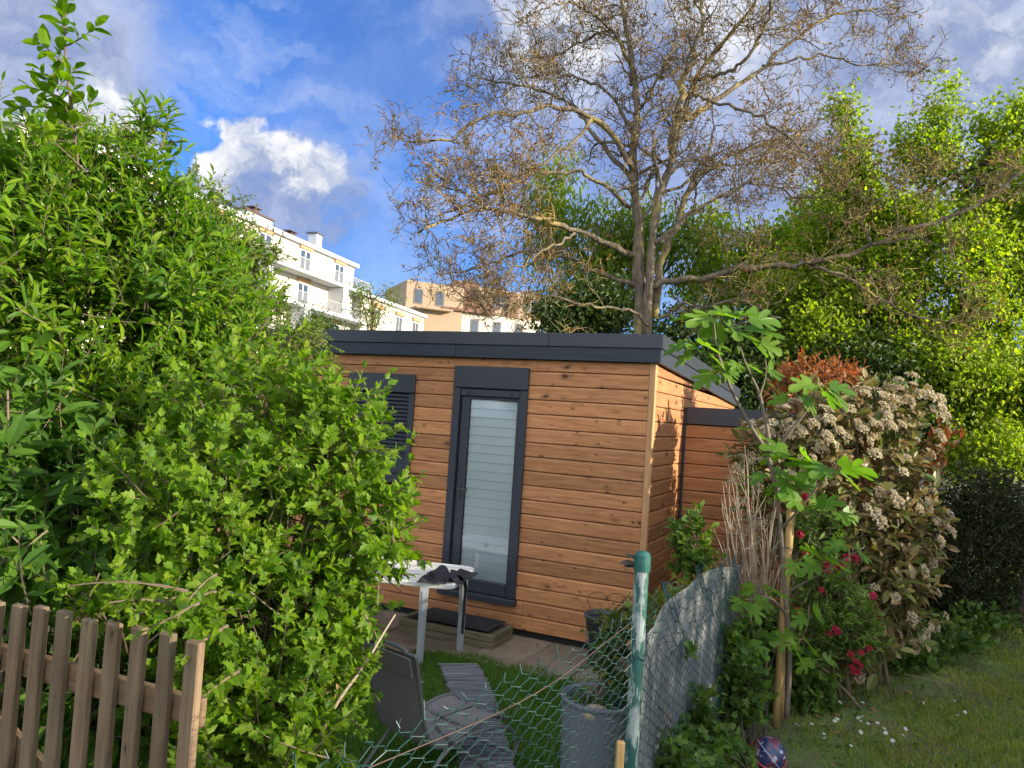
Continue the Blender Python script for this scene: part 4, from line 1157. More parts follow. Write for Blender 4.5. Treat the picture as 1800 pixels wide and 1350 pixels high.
leaves(None, DAISY, np.concatenate([pts, np.full((n, 1), GZ + .05)], 1), unit(rng.normal(size=(n, 3)) * .35 + [0, -.35, 1]), unit(rng.normal(size=(n, 3))), rng.uniform(.020, .030, n), M['daisy'], 0, 'flower', 'daisy_flowers')

# ------------------------------------------------------------------ left shrubs
hb = at(430, 1000, 3.35); hb[2] = GZ
hib = thing('hibiscus_shrub', hb, 'big light green shrub with lobed leaves between picket fence and reclining chair', 'shrub')
hblobs = [E(545, 880, 3.45, (.40, .42, .56)), E(400, 1010, 3.2, (.50, .45, .46)), E(250, 1050, 2.85, (.26, .25, .10)), E(480, 1170, 3.15, (.38, .42, .44)),
          E(590, 765, 3.5, (.18, .25, .22)), E(655, 940, 3.3, (.19, .25, .20)), E(440, 740, 3.55, (.38, .35, .32)), E(350, 860, 3.2, (.4, .4, .3)), E(570, 1080, 3.2, (.18, .25, .24)), E(465, 1300, 2.9, (.30, .33, .25))]
shoots(hib, hblobs, 1350, .27, 12, HIB, .064, M['leaf_hib'], M['bark'], (hb[0], hb[1], GZ), 300, up=.6, lo=.52, droop=.08, stem_r=.0035, stems=40, open_=1.0, taper=.42, leafstart=.35)
tips = [((690, 870, 3.3), (742, 832, 3.25)), ((660, 960, 3.3), (748, 915, 3.3)), ((560, 660, 3.5), (572, 622, 3.5)), ((650, 770, 3.45), (690, 720, 3.4)), ((640, 1080, 3.1), (668, 1130, 3.1)), ((200, 1060, 2.8), (100, 1022, 2.75)), ((620, 1180, 3.0), (662, 1150, 3.0)),
        ((600, 720, 3.45), (650, 690, 3.4)), ((670, 1000, 3.25), (728, 1010, 3.2)), ((610, 800, 3.4), (690, 790, 3.35))]
def wands(root, tips, nl, tpl, lsize, mat, bark, r=.004, open_=.9, droop=.1, singles=0, taper=.5, bend=.06):
    A = []; Dd = []; N = []; Z = []
    for (p, q) in tips:
        p = at(*p); q = at(*q); L = np.linalg.norm(q - p); d = (q - p) / L
        s = np.linspace(0, 1, 9)[:, None]; sw = unit(np.cross(d, rng.normal(size=3)))
        path_ = p + (q - p) * s + sw * np.sin(s * 3.14) * L * bend
        MB().tube(path_, np.linspace(r * 1.6, r * .5, 9), 5).build('stem', bark, root, world=True)
        e1 = unit(np.cross(d, [.3, .2, .9])); e2 = np.cross(d, e1)
        for i in range(nl):
            t = (i + .7) / nl; a = i * 2.4 + rng.random()
            pos = p + (q - p) * t + sw * math.sin(t * 3.14) * L * bend
            A.append(pos); Dd.append(unit((math.cos(a) * e1 + math.sin(a) * e2) * open_ * (1.2 - .7 * t) + d * (.4 + .6 * t) + np.array([0, 0, -droop]))); N.append(unit(d * .6 + np.array([0, 0, .8]) + rng.normal(size=3) * .25)); Z.append(lsize * (1 - taper * t * t) * rng.uniform(.7, 1.2))
    leaves(root, tpl, np.array(A), np.array(Dd), np.array(N), np.array(Z), mat, singles, 'leaf', 'foliage')
tips += [((330, 1040, 2.35), (120, 1030, 2.3)), ((350, 1060, 2.3), (235, 1120, 2.2)), ((400, 1100, 2.5), (320, 1160, 2.25)), ((300, 1060, 2.4), (190, 1060, 2.3)), ((380, 1040, 2.6), (270, 1050, 2.4)), ((420, 1180, 2.5), (350, 1230, 2.3)), ((380, 1010, 2.6), (310, 1090, 2.3)), ((600, 1250, 3.0), (640, 1290, 2.9)), ((560, 1290, 2.9), (620, 1340, 2.8))]
wands(hib, tips, 16, HIB, .060, M['leaf_hib'], M['bark'], .0035, singles=40)
# pale crossing branch and old seed heads
MB().tube(smoothcurve([at(545, 1335, 2.9), at(590, 1240, 2.95), at(640, 1170, 3.0), at(670, 1120, 3.05), at(695, 1080, 3.1)], 20), np.linspace(.008, .003, 20), 6).build('stem', M['dry_stem'], hib, world=True)
for pts in ([(470, 1345, 3.1), (480, 1180, 3.2), (470, 1000, 3.3), (490, 850, 3.4)], [(520, 1345, 3.1), (540, 1150, 3.2), (560, 980, 3.3), (575, 830, 3.4)], [(420, 1345, 3.2), (400, 1190, 3.25), (385, 1060, 3.3), (360, 930, 3.3)]):
    MB().tube(smoothcurve([at(*p) for p in pts], 22), np.linspace(.012, .005, 22), 6).build('stem', M['bark'], hib, world=True)
n = 120; p, nr, t = in_blobs(hblobs, 26, .8)
P = (p[:, None] + rng.normal(size=(26, 7, 3)) * .012).reshape(-1, 3)
leaves(hib, OVAL, P, rng.normal(size=P.shape), rng.normal(size=P.shape), .024, M['dead'], 0, 'seed_head', 'seed_heads')

pb_ = at(130, 800, 4.1); pb_[2] = GZ
pea = thing('lance_leaf_shrub', pb_, 'tall shrub with long narrow leaves filling the upper left of the view', 'shrub')
pbl = [E(150, 560, 4.2, (.82, .65, .72)), E(265, 275, 4.2, (.15, .16, .30)), E(60, 430, 4.0, (.42, .5, .50)), E(340, 560, 4.4, (.42, .4, .55)), E(30, 340, 4.0, (.28, .3, .25)), E(285, 430, 4.3, (.33, .3, .38)),
       E(160, 380, 4.2, (.30, .3, .28)), E(400, 640, 4.4, (.27, .35, .30)), E(200, 750, 4.0, (.6, .5, .38)), E(115, 262, 4.1, (.17, .2, .16)), E(190, 290, 4.2, (.15, .16, .15)), E(20, 270, 4.0, (.12, .15, .14))]
shoots(pea, pbl, 1650, .36, 15, LANCE, .104, M['leaf_peach'], M['bark'], (pb_[0], pb_[1], GZ), 240, up=.75, lo=.35, droop=.12, stem_r=.004, stems=26, open_=.85, taper=.45)
wands(pea, [((470, 640, 4.3), (545, 570, 4.2)), ((440, 600, 4.3), (500, 505, 4.3)), ((250, 230, 4.2), (232, 178, 4.2)), ((262, 230, 4.2), (256, 170, 4.2)), ((272, 230, 4.2), (290, 178, 4.2)), ((285, 260, 4.2), (300, 190, 4.2)), ((520, 650, 4.2), (590, 635, 4.2)), ((540, 690, 4.2), (600, 655, 4.2)), ((0, 280, 4.0), (5, 140, 4.0)), ((60, 330, 4.0), (70, 190, 4.0)), ((150, 360, 4.2), (190, 262, 4.2)), ((90, 330, 4), (110, 260, 4))], 18, LANCE, .12, M['leaf_peach'], M['bark'], .004, singles=60)
# dark broad-leaved shrub low at the left edge
db = at(60, 950, 3.1); db[2] = GZ
drk = thing('broad_leaf_shrub', db, 'deep green broad leaved shrub above the picket fence at the left edge', 'shrub')
shoots(drk, [E(40, 860, 3.25, (.50, .4, .28)), E(60, 980, 2.95, (.34, .3, .14)), E(-60, 760, 3.2, (.4, .4, .35)), E(180, 900, 3.3, (.3, .3, .2)), E(40, 1180, 3.25, (.5, .3, .34)), E(210, 1250, 3.15, (.42, .3, .36))], 480, .30, 9, OVAL, .125, M['leaf_broad'], M['bark'], (db[0], db[1], GZ), 170, up=.15, lo=.3, droop=.35, stem_r=.004, stems=12, open_=1., taper=.3, upnorm=.55, wrange=(.55, .75))
# tall single shoot against the sky
ts = at(150, 330, 3.7); tsr = ts.copy(); tsr[2] = GZ
tall = thing('tall_sapling', (tsr[0], tsr[1], GZ), 'thin tall sapling rising above the shrubs into the sky at upper left', 'sapling')
MB().tube(smoothcurve([(tsr[0] - .05, tsr[1] + .9, GZ), at(140, 700, 4.5), at(135, 380, 4.1), at(135, 270, 3.8), at(118, 130, 3.62), at(110, 20, 3.6), at(100, -60, 3.6)], 40), np.linspace(.011, .003, 40), 6).build('trunk', M['bark'], tall, world=True)
wands(tall, [((138, 300, 3.7), (98, 150, 3.65)), ((98, 150, 3.65), (112, 70, 3.6)), ((112, 75, 3.6), (98, -10, 3.6)), ((118, 80, 3.6), (175, 40, 3.6)), ((115, 60, 3.6), (122, -10, 3.6)), ((110, 110, 3.6), (60, 70, 3.6)), ((105, 170, 3.65), (40, 150, 3.65)), ((100, 160, 3.6), (135, 120, 3.6)), ((95, 190, 3.7), (20, 190, 3.7)), ((150, 300, 3.7), (55, 210, 3.7)), ((120, 220, 3.7), (130, 150, 3.7)), ((135, 260, 3.75), (90, 180, 3.7)), ((130, 240, 3.7), (160, 170, 3.65)), ((125, 200, 3.7), (70, 120, 3.65)), ((60, 260, 3.8), (35, 190, 3.7)), ((40, 300, 3.8), (60, 230, 3.7))], 9, OVAL, .10, M['leaf_peach'], M['bark'], .003, singles=60, taper=.25)
# small leaved tree between shrub and white building
sb = at(400, 500, 6.4); sb[2] = GZ
sm = thing('hawthorn_tree', (sb[0], sb[1], GZ), 'small leaved tree with arching sprays in front of the white apartment block', 'tree')
sbl = [E(370, 440, 6.4, (.45, .5, .48)), E(455, 445, 6.4, (.22, .22, .09)), E(325, 330, 6.4, (.16, .2, .22)), E(440, 530, 6.4, (.32, .3, .2)), E(230, 240, 6.4, (.16, .2, .10)), E(110, 250, 6.4, (.25, .3, .3)), E(380, 345, 6.4, (.08, .1, .06)), E(500, 600, 6.4, (.4, .4, .25))]
shoots(sm, sbl, 760, .30, 24, SIMPLE, .044, M['leaf_small'], M['bark'], (sb[0], sb[1], GZ), 0, up=.1, lo=.4, droop=.2, stem_r=.004, stems=24, open_=1., taper=.3)
wands(sm, [((390, 445, 6.4), (510, 452, 6.4)), ((330, 360, 6.4), (440, 342, 6.4)), ((240, 250, 6.4), (145, 192, 6.4)), ((400, 480, 6.4), (490, 470, 6.4))], 50, SIMPLE, .046, M['leaf_small'], M['bark'], .004, taper=.2, bend=.12)

# ------------------------------------------------------------------ fig tree
fg = at(1383, 1240, 5.12); fg[2] = GZ
fig = thing('fig_tree', fg, 'young fig tree with big lobed bright leaves and green figs by the wooden stakes', 'fig tree')
def limb(pts, r0, r1, mat=M['fig_bark'], root=fig, n=24, name='branch', wob=.004, sides=7):
    P = smoothcurve([at(*p) for p in pts], n) + np.cumsum(rng.normal(size=(n, 3)) * wob, 0) * .5
    P[0] = at(*pts[0])
    return MB().tube(P, np.linspace(r0, r1, n), sides).build(name, mat, root, world=True, smooth=True)
limb([(1383, 1262, 5.12), (1388, 1150, 5.12), (1378, 980, 5.12), (1372, 880, 5.12), (1352, 795, 5.12)], .019, .013, name='trunk')
limb([(1352, 800, 5.12), (1310, 735, 5.1), (1282, 680, 5.05), (1258, 610, 5.0), (1255, 562, 5.0)], .014, .006)
limb([(1352, 800, 5.12), (1345, 745, 5.15), (1332, 690, 5.2), (1310, 640, 5.2), (1292, 585, 5.2)], .015, .006)
limb([(1352, 800, 5.12), (1385, 760, 5.0), (1420, 720, 4.95), (1440, 680, 4.9)], .012, .005)
limb([(1332, 700, 5.2), (1345, 660, 5.2), (1345, 625, 5.2)], .009, .004)
limb([(1375, 930, 5.12), (1420, 880, 4.95), (1460, 830, 4.9)], .010, .004)
limb([(1385, 1080, 5.12), (1350, 1050, 5.0), (1310, 1055, 4.9)], .009, .004)
limb([(1385, 1040, 5.12), (1440, 1010, 5.0), (1520, 960, 4.9)], .009, .004)
limb([(1385, 1150, 5.12), (1420, 1100, 4.9), (1425, 1070, 4.9)], .007, .003)
figc = [(1255, 562, 5.0, 5, .20), (1292, 585, 5.2, 6, .22), (1220, 605, 5., 3, .19), (1300, 560, 5.1, 3, .20), (1232, 620, 5.0, 3, .17), (1262, 655, 5.0, 4, .15), (1300, 640, 5.1, 3, .15), (1345, 650, 5.2, 3, .16), (1325, 600, 5.2, 2, .16),
        (1440, 680, 4.9, 6, .20), (1400, 700, 4.95, 3, .17), (1330, 760, 5.1, 2, .14), (1400, 800, 5.0, 4, .22), (1460, 830, 4.9, 5, .24), (1385, 850, 5.0, 4, .20), (1420, 890, 4.95, 4, .19), (1350, 830, 5.1, 2, .18),
        (1310, 1055, 4.9, 4, .19), (1340, 1035, 4.95, 3, .17), (1450, 990, 5.0, 4, .20), (1500, 965, 4.9, 4, .19), (1400, 985, 5., 2, .16), (1425, 1080, 4.9, 4, .18), (1300, 1120, 4.85, 4, .22), (1380, 1130, 4.85, 3, .18), (1405, 1125, 4.9, 2, .17), (1440, 1160, 4.9, 2, .16), (1470, 900, 4.95, 3, .18)]
A = []; Dd = []; N = []; Z = []
for (x, y, Y, n, s) in figc:
    c = at(x, y, Y)
    for k in range(n):
        a = k * 6.283 / n + rng.random() * 1.2
        d = unit(np.array([math.cos(a), math.sin(a) * .8 - .12, rng.uniform(-.25, .45)]))
        pet = c + d * s * .35
        MB().tube([c, c + d * s * .2 + np.array([0, 0, .01]), pet], .0026, 4).build('leaf_stalk', M['leaf_lime'], fig, world=True)
        A.append(pet); Dd.append(unit(d + np.array([0, 0, rng.uniform(-.5, -.05)]))); N.append(unit(np.array([0, -.35, .8]) + SUN * .5 + rng.normal(size=3) * .38)); Z.append(s * rng.uniform(.65, 1.0) * (1.15 if y < 660 and x < 1360 else 1.))
leaves(fig, FIG, np.array(A), np.array(Dd), np.array(N), np.array(Z), M['leaf_fig'], 300, 'leaf', 'foliage', wid=rng.uniform(.85, 1.1, len(A)))
for (x, y, Y) in ((1262, 672, 4.98), (1272, 668, 5.0), (1251, 604, 5.0), (1296, 618, 5.1), (1262, 615, 4.98)):
    c = at(x, y, Y); m = MB().lathe([(.002, .05), (.006, .042), (.016, .018), (.019, .0), (.014, -.016), (.003, -.022)], 12)
    o = m.build('fig_fruit', M['leaf_azalea'], fig, smooth=True); o.location = Vector(c) - fig.location; o.rotation_euler = (rng.normal() * .3, rng.normal() * .3, 0)

# dry, nearly leafless shrub
dr = at(1330, 1110, 5.75); dr[2] = GZ
dry = thing('dry_shrub', dr, 'nearly leafless pale twiggy shrub in front of the store wall', 'shrub')
for k in range(46):
    x1 = rng.normal(1305, 58); y1 = rng.uniform(765, 950) + abs(x1 - 1305) * .9
    b = dr + np.array([rng.normal() * .08, rng.normal() * .08, 0]); e = at(x1, y1, 5.75 + rng.normal() * .2)
    mid = b * .5 + e * .5; mid[0] = b[0] * .58 + e[0] * .42; mid[2] += .1
    s = np.linspace(0, 1, 14)[:, None]
    P = (1 - s) ** 2 * b + 2 * s * (1 - s) * mid + s ** 2 * e + np.cumsum(rng.normal(size=(14, 3)) * .006, 0)
    m = MB().tube(P, np.linspace(.0095, .0022, 14) * rng.uniform(.6, 1.2), 5)
    for q in range(4):
        i = rng.integers(5, 13); d = unit(unit(P[i] - P[i - 1]) + rng.normal(size=3) * .6); L = rng.uniform(.08, .25)
        m.tube([P[i], P[i] + d * L * .5, P[i] + d * L + np.array([0, 0, .03])], [.0032, .0024, .0012], 4)
    m.build('stem', M['dry_stem'], dry, world=True)
p_ = in_blobs([E(1320, 880, 5.75, (.18, .2, .45))], 130, .3)[0]
leaves(dry, SIMPLE, p_, rng.normal(size=p_.shape), rng.normal(size=p_.shape), .028, M['leaf_vine'], 0, 'leaf', 'foliage')

# photinia / viburnum with cream flower heads
pv_ = at(1520, 1150, 6.3); pv_[2] = GZ
vib = thing('flowering_shrub', pv_, 'large bronze leaved shrub covered in cream flower heads right of the fig tree', 'shrub')
vbl = [E(1500, 905, 6.35, (.62, .55, .85)), E(1430, 760, 6.4, (.42, .38, .34)), E(1605, 770, 6.4, (.20, .22, .42)), E(1560, 1040, 6.15, (.40, .38, .42)), E(1390, 870, 6.3, (.33, .35, .5)), E(1590, 930, 6.3, (.28, .3, .4)), E(1520, 720, 6.4, (.3, .3, .2)), E(1480, 1110, 6.0, (.36, .3, .30)), E(1325, 810, 6.4, (.18, .25, .28))]
shoots(vib, vbl, 640, .30, 9, OVAL, .118, M['leaf_photinia'], M['bark'], (pv_[0], pv_[1], GZ), 210, up=.55, lo=.45, droop=.22, stem_r=.004, stems=20, open_=1., taper=.25, wrange=(.75, 1.05))
p, nr, t = in_blobs(vbl, 900, .92)
dv = p - CAM; pxx = 900 + FPX * (dv @ cR) / (dv @ cF); pyy = 675 - FPX * (dv @ cU) / (dv @ cF)
wgt = np.clip(1.35 - (pyy - 670) / 240, .16, 1.2) + .15 * np.clip((pxx - 1560) / 80, 0, 1); wgt *= (nr[:, 1] < .3)
sel = np.nonzero(rng.random(900) < wgt * .62)[0][:240]
sp = p[sel] + nr[sel] * .05
p3, n3, _ = in_blobs([E(1500, 735, 6.3, (.34, .3, .18)), E(1420, 770, 6.3, (.34, .3, .24)), E(1605, 715, 6.3, (.17, .2, .20))], 150, .93)
ok = (n3[:, 2] > -.2) & (n3[:, 1] < .5); sp = np.concatenate([sp, p3[ok] + n3[ok] * .06]); nsel = np.concatenate([nr[sel], n3[ok]])
leaves(vib, UMBEL, sp, unit(nsel * .8 + np.array([0, -.2, .5]) + SUN * .3), unit(rng.normal(size=(len(sp), 3))), rng.uniform(.06, .12, len(sp)), M['umbel'], 290, 'flower_head', 'flower_heads')
wands(vib, [((1600, 870, 6.2), (1690, 770, 6.2)), ((1620, 820, 6.2), (1680, 750, 6.2)), ((1610, 800, 6.3), (1650, 745, 6.3)), ((1590, 900, 6.2), (1660, 820, 6.2)), ((1580, 1010, 6.1), (1660, 985, 6.1)), ((1580, 920, 6.1), (1650, 900, 6.1)), ((1490, 700, 6.4), (1510, 655, 6.4))], 11, OVAL, .12, M['leaf_rust'], M['bark'], .004, singles=30, taper=.25)
# red leaved shrub behind
rb = at(1440, 700, 7.3); rb[2] = GZ
red = thing('red_leaf_shrub', rb, 'shrub with orange red young leaves behind the fig tree', 'shrub')
shoots(red, [E(1435, 665, 7.3, (.36, .3, .16)), E(1400, 700, 7.3, (.25, .3, .2)), E(1480, 665, 7.3, (.2, .2, .14))], 190, .24, 10, LANCE, .085, M['leaf_red'], M['bark'], (rb[0], rb[1], GZ), 60, up=.7, lo=.3, stems=8, taper=.3)
# azalea
az = at(1470, 1190, 5.75); az[2] = GZ
aza = thing('azalea_shrub', az, 'low green azalea with crimson flowers between stakes and lawn', 'shrub')
abl = [E(1450, 1060, 5.75, (.30, .28, .40)), E(1500, 1120, 5.7, (.20, .2, .22)), E(1430, 930, 5.85, (.22, .2, .25)), E(1400, 1130, 5.6, (.25, .2, .25))]
shoots(aza, abl, 420, .18, 10, LANCE, .070, M['leaf_azalea'], M['bark'], (az[0], az[1], GZ), 150, up=.5, lo=.4, stems=12, stem_r=.003, taper=.3)
fl_ = [(1410, 895), (1415, 880), (1390, 905), (1440, 1000), (1450, 992), (1460, 1002), (1470, 996), (1480, 1000), (1428, 985), (1425, 1000), (1490, 985), (1500, 985), (1465, 1108), (1472, 1115), (1460, 1118), (1490, 1150), (1500, 1160), (1510, 1150), (1525, 1142), (1495, 1178), (1505, 1185), (1512, 1172), (1398, 1075), (1420, 970), (1530, 1050), (1370, 900), (1445, 1040), (1405, 945)]
P = np.array([at(x, y, 5.42 + rng.uniform(-.05, .1)) for x, y in fl_]); n = len(P)
leaves(aza, AZAL, P, unit(rng.normal(size=(n, 3)) * .5 + [0, -.5, .6]), unit(rng.normal(size=(n, 3))), rng.uniform(.05, .085, n), M['petal_red'], 60, 'flower', 'flowers')
# young shrub by the studio corner
ys = at(1215, 1020, 5.5); ys[2] = GZ
yng = thing('young_shrub', ys, 'slender bright green young shrub at the corner of the studio', 'shrub')
shoots(yng, [E(1215, 950, 5.5, (.13, .13, .18)), E(1212, 900, 5.5, (.05, .05, .07)), E(1225, 990, 5.5, (.18, .15, .12))], 46, .2, 9, OVAL, .085, M['leaf_azalea'], M['bark'], (ys[0], ys[1], GZ), 150, up=.8, lo=.3, stems=7, stem_r=.003, taper=.3)
# lime bush behind the mesh
lb = at(1165, 1080, 4.3); lb[2] = GZ
lime = thing('lime_bush', lb, 'small yellow green bush glowing behind the top of the mesh', 'shrub')
shoots(lime, [E(1160, 1075, 4.3, (.085, .1, .12)), E(1185, 1055, 4.4, (.08, .1, .06)), E(1235, 1030, 4.7, (.16, .15, .08)), E(1160, 1150, 4.3, (.07, .1, .2))], 70, .12, 9, OVAL, .052, M['leaf_lime'], M['bark'], (lb[0], lb[1], GZ), 120, up=.6, lo=.3, stems=6, stem_r=.002, taper=.3)
# climbing plant in the tall planter
vn = thing('vine_plant', (.53, 3.44, GZ + .69), 'trailing vine plant growing out of the tall grey planter', 'plant')
shoots(vn, [E(1075, 1110, 3.42, (.085, .1, .10)), E(1105, 1080, 3.42, (.05, .08, .09)), E(1065, 1160, 3.42, (.05, .06, .06)), E(1090, 1190, 3.42, (.06, .07, .06))], 62, .12, 8, HIB, .05, M['leaf_vine'], M['bark'], (.53, 3.44, GZ + .69), 160, up=.1, lo=.3, stems=7, droop=.4, stem_r=.0025)
n = 90; a = rng.random(n) * 6.28; q = np.sqrt(rng.random(n)) * .14
leaves(vn, IVY, np.stack([.475 + q * np.cos(a), 3.40 + q * np.sin(a), np.full(n, GZ + .70) + rng.random(n) * .05], 1), unit(rng.normal(size=(n, 3)) + [0, 0, .5]), unit(rng.normal(size=(n, 3)) * .5 + [0, 0, 1]), rng.uniform(.02, .04, n), M['leaf_ivy'], 0, 'leaf', 'soil_weeds')
# ivy under the fig and up the fence
iv = at(1300, 1250, 4.3); iv[2] = GZ
ivy = thing('ivy_thicket', iv, 'dark ivy thicket climbing the fence and covering the ground under the fig tree', 'ivy')
ibl = [E(1235, 1310, 3.7, (.12, .3, .15)), E(1300, 1215, 4.7, (.16, .2, .22)), E(1350, 1180, 5.65, (.45, .3, .40)), E(1430, 1220, 5.6, (.22, .2, .16)), E(1310, 1330, 4.3, (.10, .12, .06)), E(1285, 1150, 4.6, (.07, .12, .2)), E(1345, 1110, 5.6, (.2, .2, .2)), E(1190, 1345, 3.3, (.09, .15, .10)), E(1215, 1140, 3.6, (.02, .03, .04)), E(1235, 1220, 3.8, (.04, .08, .14)), E(1210, 1050, 3.7, (.015, .03, .03))]
shoots(ivy, ibl, 600, .20, 9, IVY, .062, M['leaf_ivy'], M['bark_dark'], (iv[0], iv[1], GZ), 260, up=.25, lo=.35, droop=.25, stems=18, stem_r=.0025, taper=.4)
grd = at(1660, 1120, 7.0); grd[2] = GZ
gc = thing('ground_ivy_patch', grd, 'dark green ground cover at the foot of the hedge right of the flowering shrub', 'ground cover')
shoots(gc, [E(1670, 1120, 7.1, (.35, .4, .12)), E(1590, 1150, 6.6, (.3, .3, .12)), E(1720, 1090, 7.5, (.4, .3, .12))], 210, .18, 8, IVY, .07, M['leaf_ivy'], M['bark_dark'], None, 60, up=.6, lo=.3, stems=0, stem_r=.0025)

# ------------------------------------------------------------------ hedges
def hedge(name, label, blobs, nc, nlv, size, mat, base, sig=.16, lo=.6, tpl=SIMPLE, stems=(), singles=0, cat='hedge', mass='foliage', bark='bark_dark'):
    o = thing(name, base, label, cat)
    clumps(o, blobs, nc, nlv, sig, tpl, size, mat, lo, mass, .2, singles=singles)
    for pts, r in stems:
        P = smoothcurve(pts, 16) + np.cumsum(rng.normal(size=(16, 3)) * .01, 0)
        MB().tube(P, np.linspace(r, r * .5, 16), 6).build('trunk', M[bark], o, world=True, smooth=True)
    return o
hbase = at(1690, 1110, 8.3); hbase[2] = GZ
hx = lambda x, y, z: np.array([x, y, z])
hedge('conifer_hedge', 'dark clipped conifer hedge at the right edge behind the lawn', [(hx(4.95, 8.25, .7), (.62, .4, .86)), (hx(5.55, 8.55, 1.1), (.6, .35, .45)), (hx(6.5, 9.0, .8), (.55, .4, .85)), (hx(7.3, 9.4, .8), (.7, .4, .85)), (hx(4.45, 8.1, .6), (.35, .35, .75)), (hx(8.4, 9.9, .8), (.8, .4, .85))],
      900, 34, .085, M['leaf_hedge'], hbase, .13, .5, THIN, [([hx(5.62, 8.6, GZ), hx(5.65, 8.6, .5), hx(5.5, 8.6, 1.2)], .035), ([hx(5.9, 8.7, GZ), hx(5.95, 8.7, .6), hx(6.2, 8.7, 1.2)], .04), ([hx(5.0, 8.3, GZ), hx(5.0, 8.3, .9), hx(5.1, 8.4, 1.2)], .04)])
# unseen hedge right of the garden, added and raised to shade lawn and fence
bl_ = [(hx(11 + .2 * math.sin(k), -6 + k * 1.35, 1.9), (.9, 1.0, 2.0 + .08 * math.sin(k * 2.1) + (.3 if 2 <= k <= 5 else 0))) for k in range(12)]
hedge('added_shade_hedge', 'unseen tall hedge added right of the lawn to cast shade', bl_, 1500, 34, .17, M['leaf_green'], (11, 1, GZ), .22, .5, SIMPLE)
hedge('laurel_hedge', 'green hedge mass behind the shrubs on the left', [(hx(-6.5 + k * .9, 9.5 - k * .12, 1.0), (.8, .6, 1.3)) for k in range(5)], 520, 40, .11, M['leaf_green'], (-5, 9.3, GZ), .2, .5, SIMPLE)
hedge('evergreen_hedge', 'dark evergreen hedge behind the studio under the bare tree', [(at(1260, 600, 15), (1.6, .8, .7)), (at(1400, 620, 15), (1.6, .8, .8)), (at(1330, 720, 14), (2.2, .8, 1.0)), (at(1520, 700, 14), (1.8, .8, 1.2)), (at(1010, 560, 16), (.85, .6, .45)), (at(1050, 540, 16), (.6, .5, .5))],
      1100, 42, .12, M['leaf_dark'], (4.5, 14.5, GZ), .2, .5, SIMPLE)

# ------------------------------------------------------------------ trees
def tree(name, label, base, trunk, blobs, nc, nlv, sig, tpl, size, mat, bark='bark_dark', r=.18, boughs=10, lo=.55, droop=.5, vert=1., group=None):
    o = thing(name, base, label, 'tree', group)
    P = smoothcurve(trunk, 24)
    MB().tube(P, np.linspace(r, r * .45, 24), 9).build('trunk', M[bark], o, world=True, smooth=True)
    p = clumps(o, blobs, nc, nlv, sig, tpl, size, mat, lo, 'crown', droop, vert)
    for k in rng.choice(len(p), boughs, replace=False):
        i = rng.integers(8, 23); a = P[i]; b = p[k]; mid = (a + b) / 2 + np.array([0, 0, .25])
        s = np.linspace(0, 1, 14)[:, None]
        Q_ = (1 - s) ** 2 * a + 2 * s * (1 - s) * mid + s ** 2 * b + np.cumsum(rng.normal(size=(14, 3)) * .02, 0)
        MB().tube(Q_, np.linspace(r * .35, r * .06, 14), 6).build('branch', M[bark], o, world=True, smooth=True)
    return o
mbp = at(1770, 800, 15); mbp[2] = GZ
mblobs = [E(1640, 500, 15, (1.9, 1.4, 1.7)), E(1780, 350, 15, (1.0, 1.2, 1.2)), E(1495, 300, 15, (.34, .4, .75)), E(1488, 205, 15, (.16, .2, .38)), E(1655, 215, 15, (.20, .25, .40)), E(1668, 160, 15, (.11, .15, .28)), E(1630, 280, 15, (.55, .5, .5)), E(1745, 215, 15, (.26, .3, .38)), E(1590, 235, 15, (.18, .2, .28)), E(1810, 220, 15, (.4, .4, .5)),
          E(1500, 530, 15, (1.1, 1.0, .9)), E(1420, 600, 14.5, (.9, .8, .55)), E(1390, 520, 15.5, (.6, .6, .6)), E(1700, 660, 14.2, (2.0, 1.2, .75)), E(1930, 450, 15, (1.4, 1.4, 2.2)), E(1730, 780, 13.6, (1.0, .8, .5)), E(1540, 400, 15, (.7, .7, .8)), E(1440, 420, 15.5, (.5, .5, .5)), E(1600, 640, 14.5, (1.3, 1., .6)), E(1860, 700, 14, (1.2, 1., .8))]
maple = tree('maple_tree', 'bright yellow green leafy tree filling the right side behind the hedge', mbp, [mbp, at(1765, 700, 15), at(1765, 560, 15), at(1755, 400, 15), at(1740, 260, 15)], mblobs, 1500, 84, .165, WIDE, .088, M['leaf_maple'], r=.16, boughs=16, lo=.45, droop=.2, vert=1.15)
gb = at(1060, 560, 18); gb[2] = GZ
tree('chestnut_tree', 'mid green tree with drooping leaves right behind the bare tree', gb, [gb, at(1065, 520, 18), at(1060, 400, 18)], [E(1040, 420, 18, (1.6, 1.2, 1.0)), E(960, 360, 18, (.7, .7, .55)), E(1180, 430, 18, (1.3, 1., .85)), E(975, 310, 18, (.35, .4, .3)), E(1050, 520, 17.5, (1.5, 1., .5))],
     210, 40, .24, THIN, .20, M['leaf_green'], lo=.35, droop=1.1, vert=1.2, boughs=20)
gb = at(1330, 600, 19); gb[2] = GZ
tree('broad_green_tree', 'darker green tree between the bare tree and the bright maple', gb, [gb, at(1335, 560, 19), at(1340, 450, 19)], [E(1300, 500, 19, (1.7, 1.2, .9)), E(1400, 450, 19, (1.4, 1.2, .9)), E(1460, 540, 18, (1.4, 1.2, .8)), E(1255, 400, 19, (.5, .5, .5)), E(1440, 370, 18, (.6, .6, .5))],
     400, 50, .21, WIDE, .11, M['leaf_maple'], lo=.35, droop=.3, boughs=18)
gb = at(655, 560, 24); gb[2] = GZ
